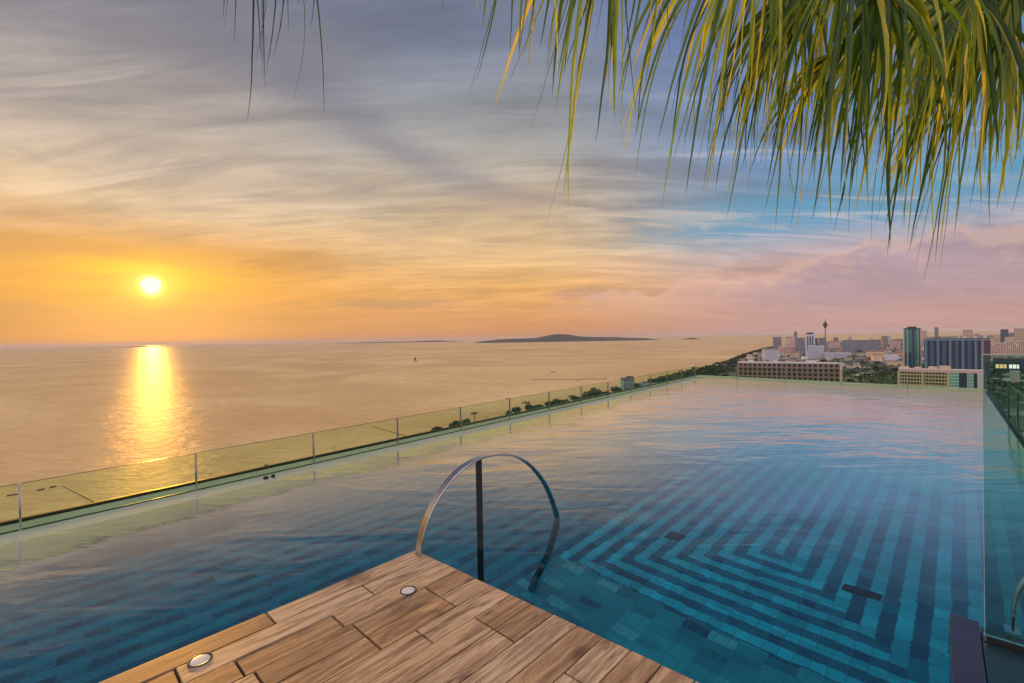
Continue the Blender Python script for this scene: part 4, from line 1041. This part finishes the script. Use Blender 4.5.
beach = [(426, 5, 0), (437, 8, 1), (441, 7, 0), (455, 9, 0), (460, 8, 1), (466, 9, 0), (475, 14, 2), (498, 5, 0), (509, 9, 1), (518, 10, 0), (526, 14, 2), (531, 10, 0), (537, 9, 1), (542, 8, 0), (548, 10, 0), (554, 9, 1), (559, 10, 0), (566, 9, 1), (572, 12, 2), (577, 10, 0), (584, 9, 1), (591, 11, 0), (597, 13, 0), (603, 12, 1), (609, 11, 0), (616, 12, 1), (636, 11, 0), (645, 10, 1), (653, 12, 0), (661, 13, 1), (669, 11, 0), (676, 14, 2), (683, 10, 1), (692, 10, 0), (700, 9, 1), (113, 3, 0), (221, 4.5, 0), (223.5, 4, 1), (266, 5, 0), (380, 4, 1)]
for x, hpx, k in beach: place(TP, used, k, x, line_y(x) + (0.2 if x < 560 else 0.8 if x < 610 else -2.0), hpx * (1.35 if x < 600 else 1.0), rng)
cityg = 'trees among the town buildings'
TC = [tree_proto('shade_tree', 11, 'dark green tree growing between the town buildings', cityg, LEAF1),
      tree_proto('shade_tree', 12, 'mid green tree growing between the town buildings', cityg, LEAF2)]
usedc = [False] * 2
cnt = 0
while cnt < 200:
    x = rng.uniform(640, 1024); y = shore_y(x) + 1.5 + rng.random() ** 1.1 * 40
    if y > 402 or (x < 735 and y > line_y(x) + 4): continue
    D = spot(x, y).y
    place(TC, usedc, rng.randrange(2), x, y, rng.uniform(9, 15) / D * F, rng); cnt += 1
# continuous shore wood
bm = bmesh.new(); rng2 = random.Random(8)
for i in range(900):
    x = rng2.uniform(632, 775); p = spot(x, shore_y(x) + rng2.uniform(0.4, 2.6) + (rng2.random() * 9 if x < 735 else 0)); R0 = rng2.uniform(5, 10)
    for _ in range(9):
        d = Vector((rng2.gauss(0, 1), rng2.gauss(0, 1), abs(rng2.gauss(0, 1)))).normalized() * R0 * rng2.uniform(0.5, 1.0); c = p + d
        nrm = (d.normalized() + Vector((rng2.uniform(-.5, .5), rng2.uniform(-.5, .5), 0.4))).normalized(); a = nrm.orthogonal().normalized(); b2 = nrm.cross(a); l = rng2.uniform(1.8, 3.6)
        bm.faces.new([bm.verts.new(c + a * l * u_ + b2 * l * v_) for u_, v_ in ((-1, -0.6), (0.8, -0.9), (1, 0.6), (-0.5, 0.9))])
tag(link('shore_wood', bm, LEAF1), 'dark belt of woodland along the curving shoreline', 'woodland', kind='stuff')
bm = bmesh.new()
for i in range(1500):
    x = rng2.uniform(735, 1024); y = rng2.uniform(356, 404)
    if rng2.random() > (0.85 if y > 362 else 0.4): continue
    p = spot(x, y); R0 = rng2.uniform(4, 9)
    for _ in range(9):
        d = Vector((rng2.gauss(0, 1), rng2.gauss(0, 1), abs(rng2.gauss(0, 1)))).normalized() * R0 * rng2.uniform(0.5, 1.0); c = p + d
        nrm = (d.normalized() + Vector((rng2.uniform(-.5, .5), rng2.uniform(-.5, .5), 0.4))).normalized(); a = nrm.orthogonal().normalized(); b2 = nrm.cross(a); l = rng2.uniform(1.5, 3.2)
        bm.faces.new([bm.verts.new(c + a * l * u_ + b2 * l * v_) for u_, v_ in ((-1, -0.6), (0.8, -0.9), (1, 0.6), (-0.5, 0.9))])
tag(link('town_undergrowth', bm, LEAF2), 'dense green undergrowth filling the ground between town buildings', 'undergrowth', kind='stuff')

# street lamps on the beach road
for x, yb, hp_, lb in ((210, 484.8, 11.5, 'T-topped street lamp beyond the glass, near the sun glitter on the sea'), (334, 459, 11, 'T-topped street lamp beyond the glass, alone above the dark ledge line'), (487, 426.3, 9, 'T-topped street lamp standing just right of the tall thin beach palm')):
    p = spot(x, yb); h = hp_ / F * p.y
    r = empty('street_lamp', (p.x, p.y, LAND_Z), label=lb, cat='street lamp', group='street lamps along the beach')
    bm = bmesh.new(); tube(bm, [(0, 0, -1), (0, 0, h)], [0.16, 0.11], 8); link('pole', bm, DSTEEL, r)
    bm = bmesh.new(); box(bm, -1.5, 1.5, -0.1, 0.1, h + 0.01, h + 0.22, bev=0.03); link('arm', bm, DSTEEL, r)
    for sx in (-1.2, 1.2):
        bm = bmesh.new(); box(bm, sx - 0.45, sx + 0.45, -0.2, 0.2, h - 0.12, h, bev=0.04); link('lamp_head', bm, DSTEEL, r)

# boats and floating booms
def boat(px, py, hpx, label, sail=True):
    p = at(px, py, SEA_Z); k = hpx / F * p.y
    r = empty('sailboat' if sail else 'motor_boat', (p.x, p.y, SEA_Z), 0.4, label=label, cat='boat')
    bm = bmesh.new(); L = k * (0.55 if sail else 1.6)
    pts = [(-L, -0.22 * L), (0.4 * L, -0.26 * L), (L, 0), (0.4 * L, 0.26 * L), (-L, 0.22 * L)]
    prism(bm, pts, -0.3, 0.2 * L); link('hull', bm, HULL, r)
    if sail:
        bm = bmesh.new(); tube(bm, [(0, 0, 0.2 * L), (0, 0, k)], [0.03 * k, 0.015 * k], 6); link('mast', bm, DSTEEL, r)
        bm = bmesh.new()
        v = [bm.verts.new(q) for q in ((-0.03 * k, 0, 0.25 * k), (-0.48 * k, 0.06 * k, 0.25 * k), (-0.02 * k, 0, 0.97 * k))]; f = bm.faces.new(v)
        bmesh.ops.solidify(bm, geom=[f], thickness=0.02 * k); link('sail', bm, SAIL, r)
    else:
        bm = bmesh.new(); box(bm, -0.4 * L, 0.25 * L, -0.17 * L, 0.17 * L, 0.2 * L + 0.02, 0.45 * L, bev=0.03 * L); link('cabin', bm, WHITEW, r)
boat(416, 361.5, 5, 'tiny dark sailboat alone on the open sea')
boat(553.5, 372, 1.8, 'tiny motor boat on open water left of the long wake', False)
boat(578.5, 380.3, 1.7, 'tiny motor boat on the long thin wake line', False)
boat(508, 398.5, 1.6, 'tiny motor boat close above the beach palms', False)
bg_ = 'floating booms off the beach'
for a, b_, lb in (((7, 495.9), (19, 494.2), 'short dark floating boom left of the first balustrade post'), ((37, 490.6), (44.5, 489), 'short dark floating boom just right of the first balustrade post'), ((50, 487.8), (56, 486.4), 'shortest dark floating boom, nearest the sun glitter'), ((63, 485.6), (94, 501.6), 'long thin floating boom running slantwise towards the ledge'), ((372, 426.2), (405, 436), 'long thin floating boom slanting towards a balustrade post'), ((531, 379.9), (607, 378.9), 'long thin line of floats far out on the sea')):
    A, B = at(*a, SEA_Z + 0.2), at(*b_, SEA_Z + 0.2); bm = bmesh.new(); n = 14
    pp = [Vector((A.lerp(B, i / n) - A)) for i in range(n + 1)]
    w = 0.6 if 'short' in lb else 0.35 if 'far' not in lb else 0.7
    for i in range(n):
        tube(bm, [pp[i].lerp(pp[i + 1], 0.04), pp[i].lerp(pp[i + 1], 0.96)], w, 6)
    tag(link('floating_boom', bm, FLOATM), lb, 'floating boom', bg_).location = A

# ------------------------------------------------------------------ haze
bm = bmesh.new(); box(bm, -42000, 42000, -42000, 42000, SEA_Z - 3, 95.0)
hz, g, bb = mat('haze_air'); g.n.remove(bb)
pv = g.new('ShaderNodeVolumePrincipled'); pv.inputs['Color'].default_value = (0.84, 0.84, 0.95, 1); pv.inputs['Density'].default_value = 0.00002; pv.inputs['Anisotropy'].default_value = 0.0
g.l.new(pv.outputs[0], g.n['Material Output'].inputs['Volume'])
tag(link('haze', bm, hz), 'pale evening haze over the sea and town', 'haze', kind='stuff')
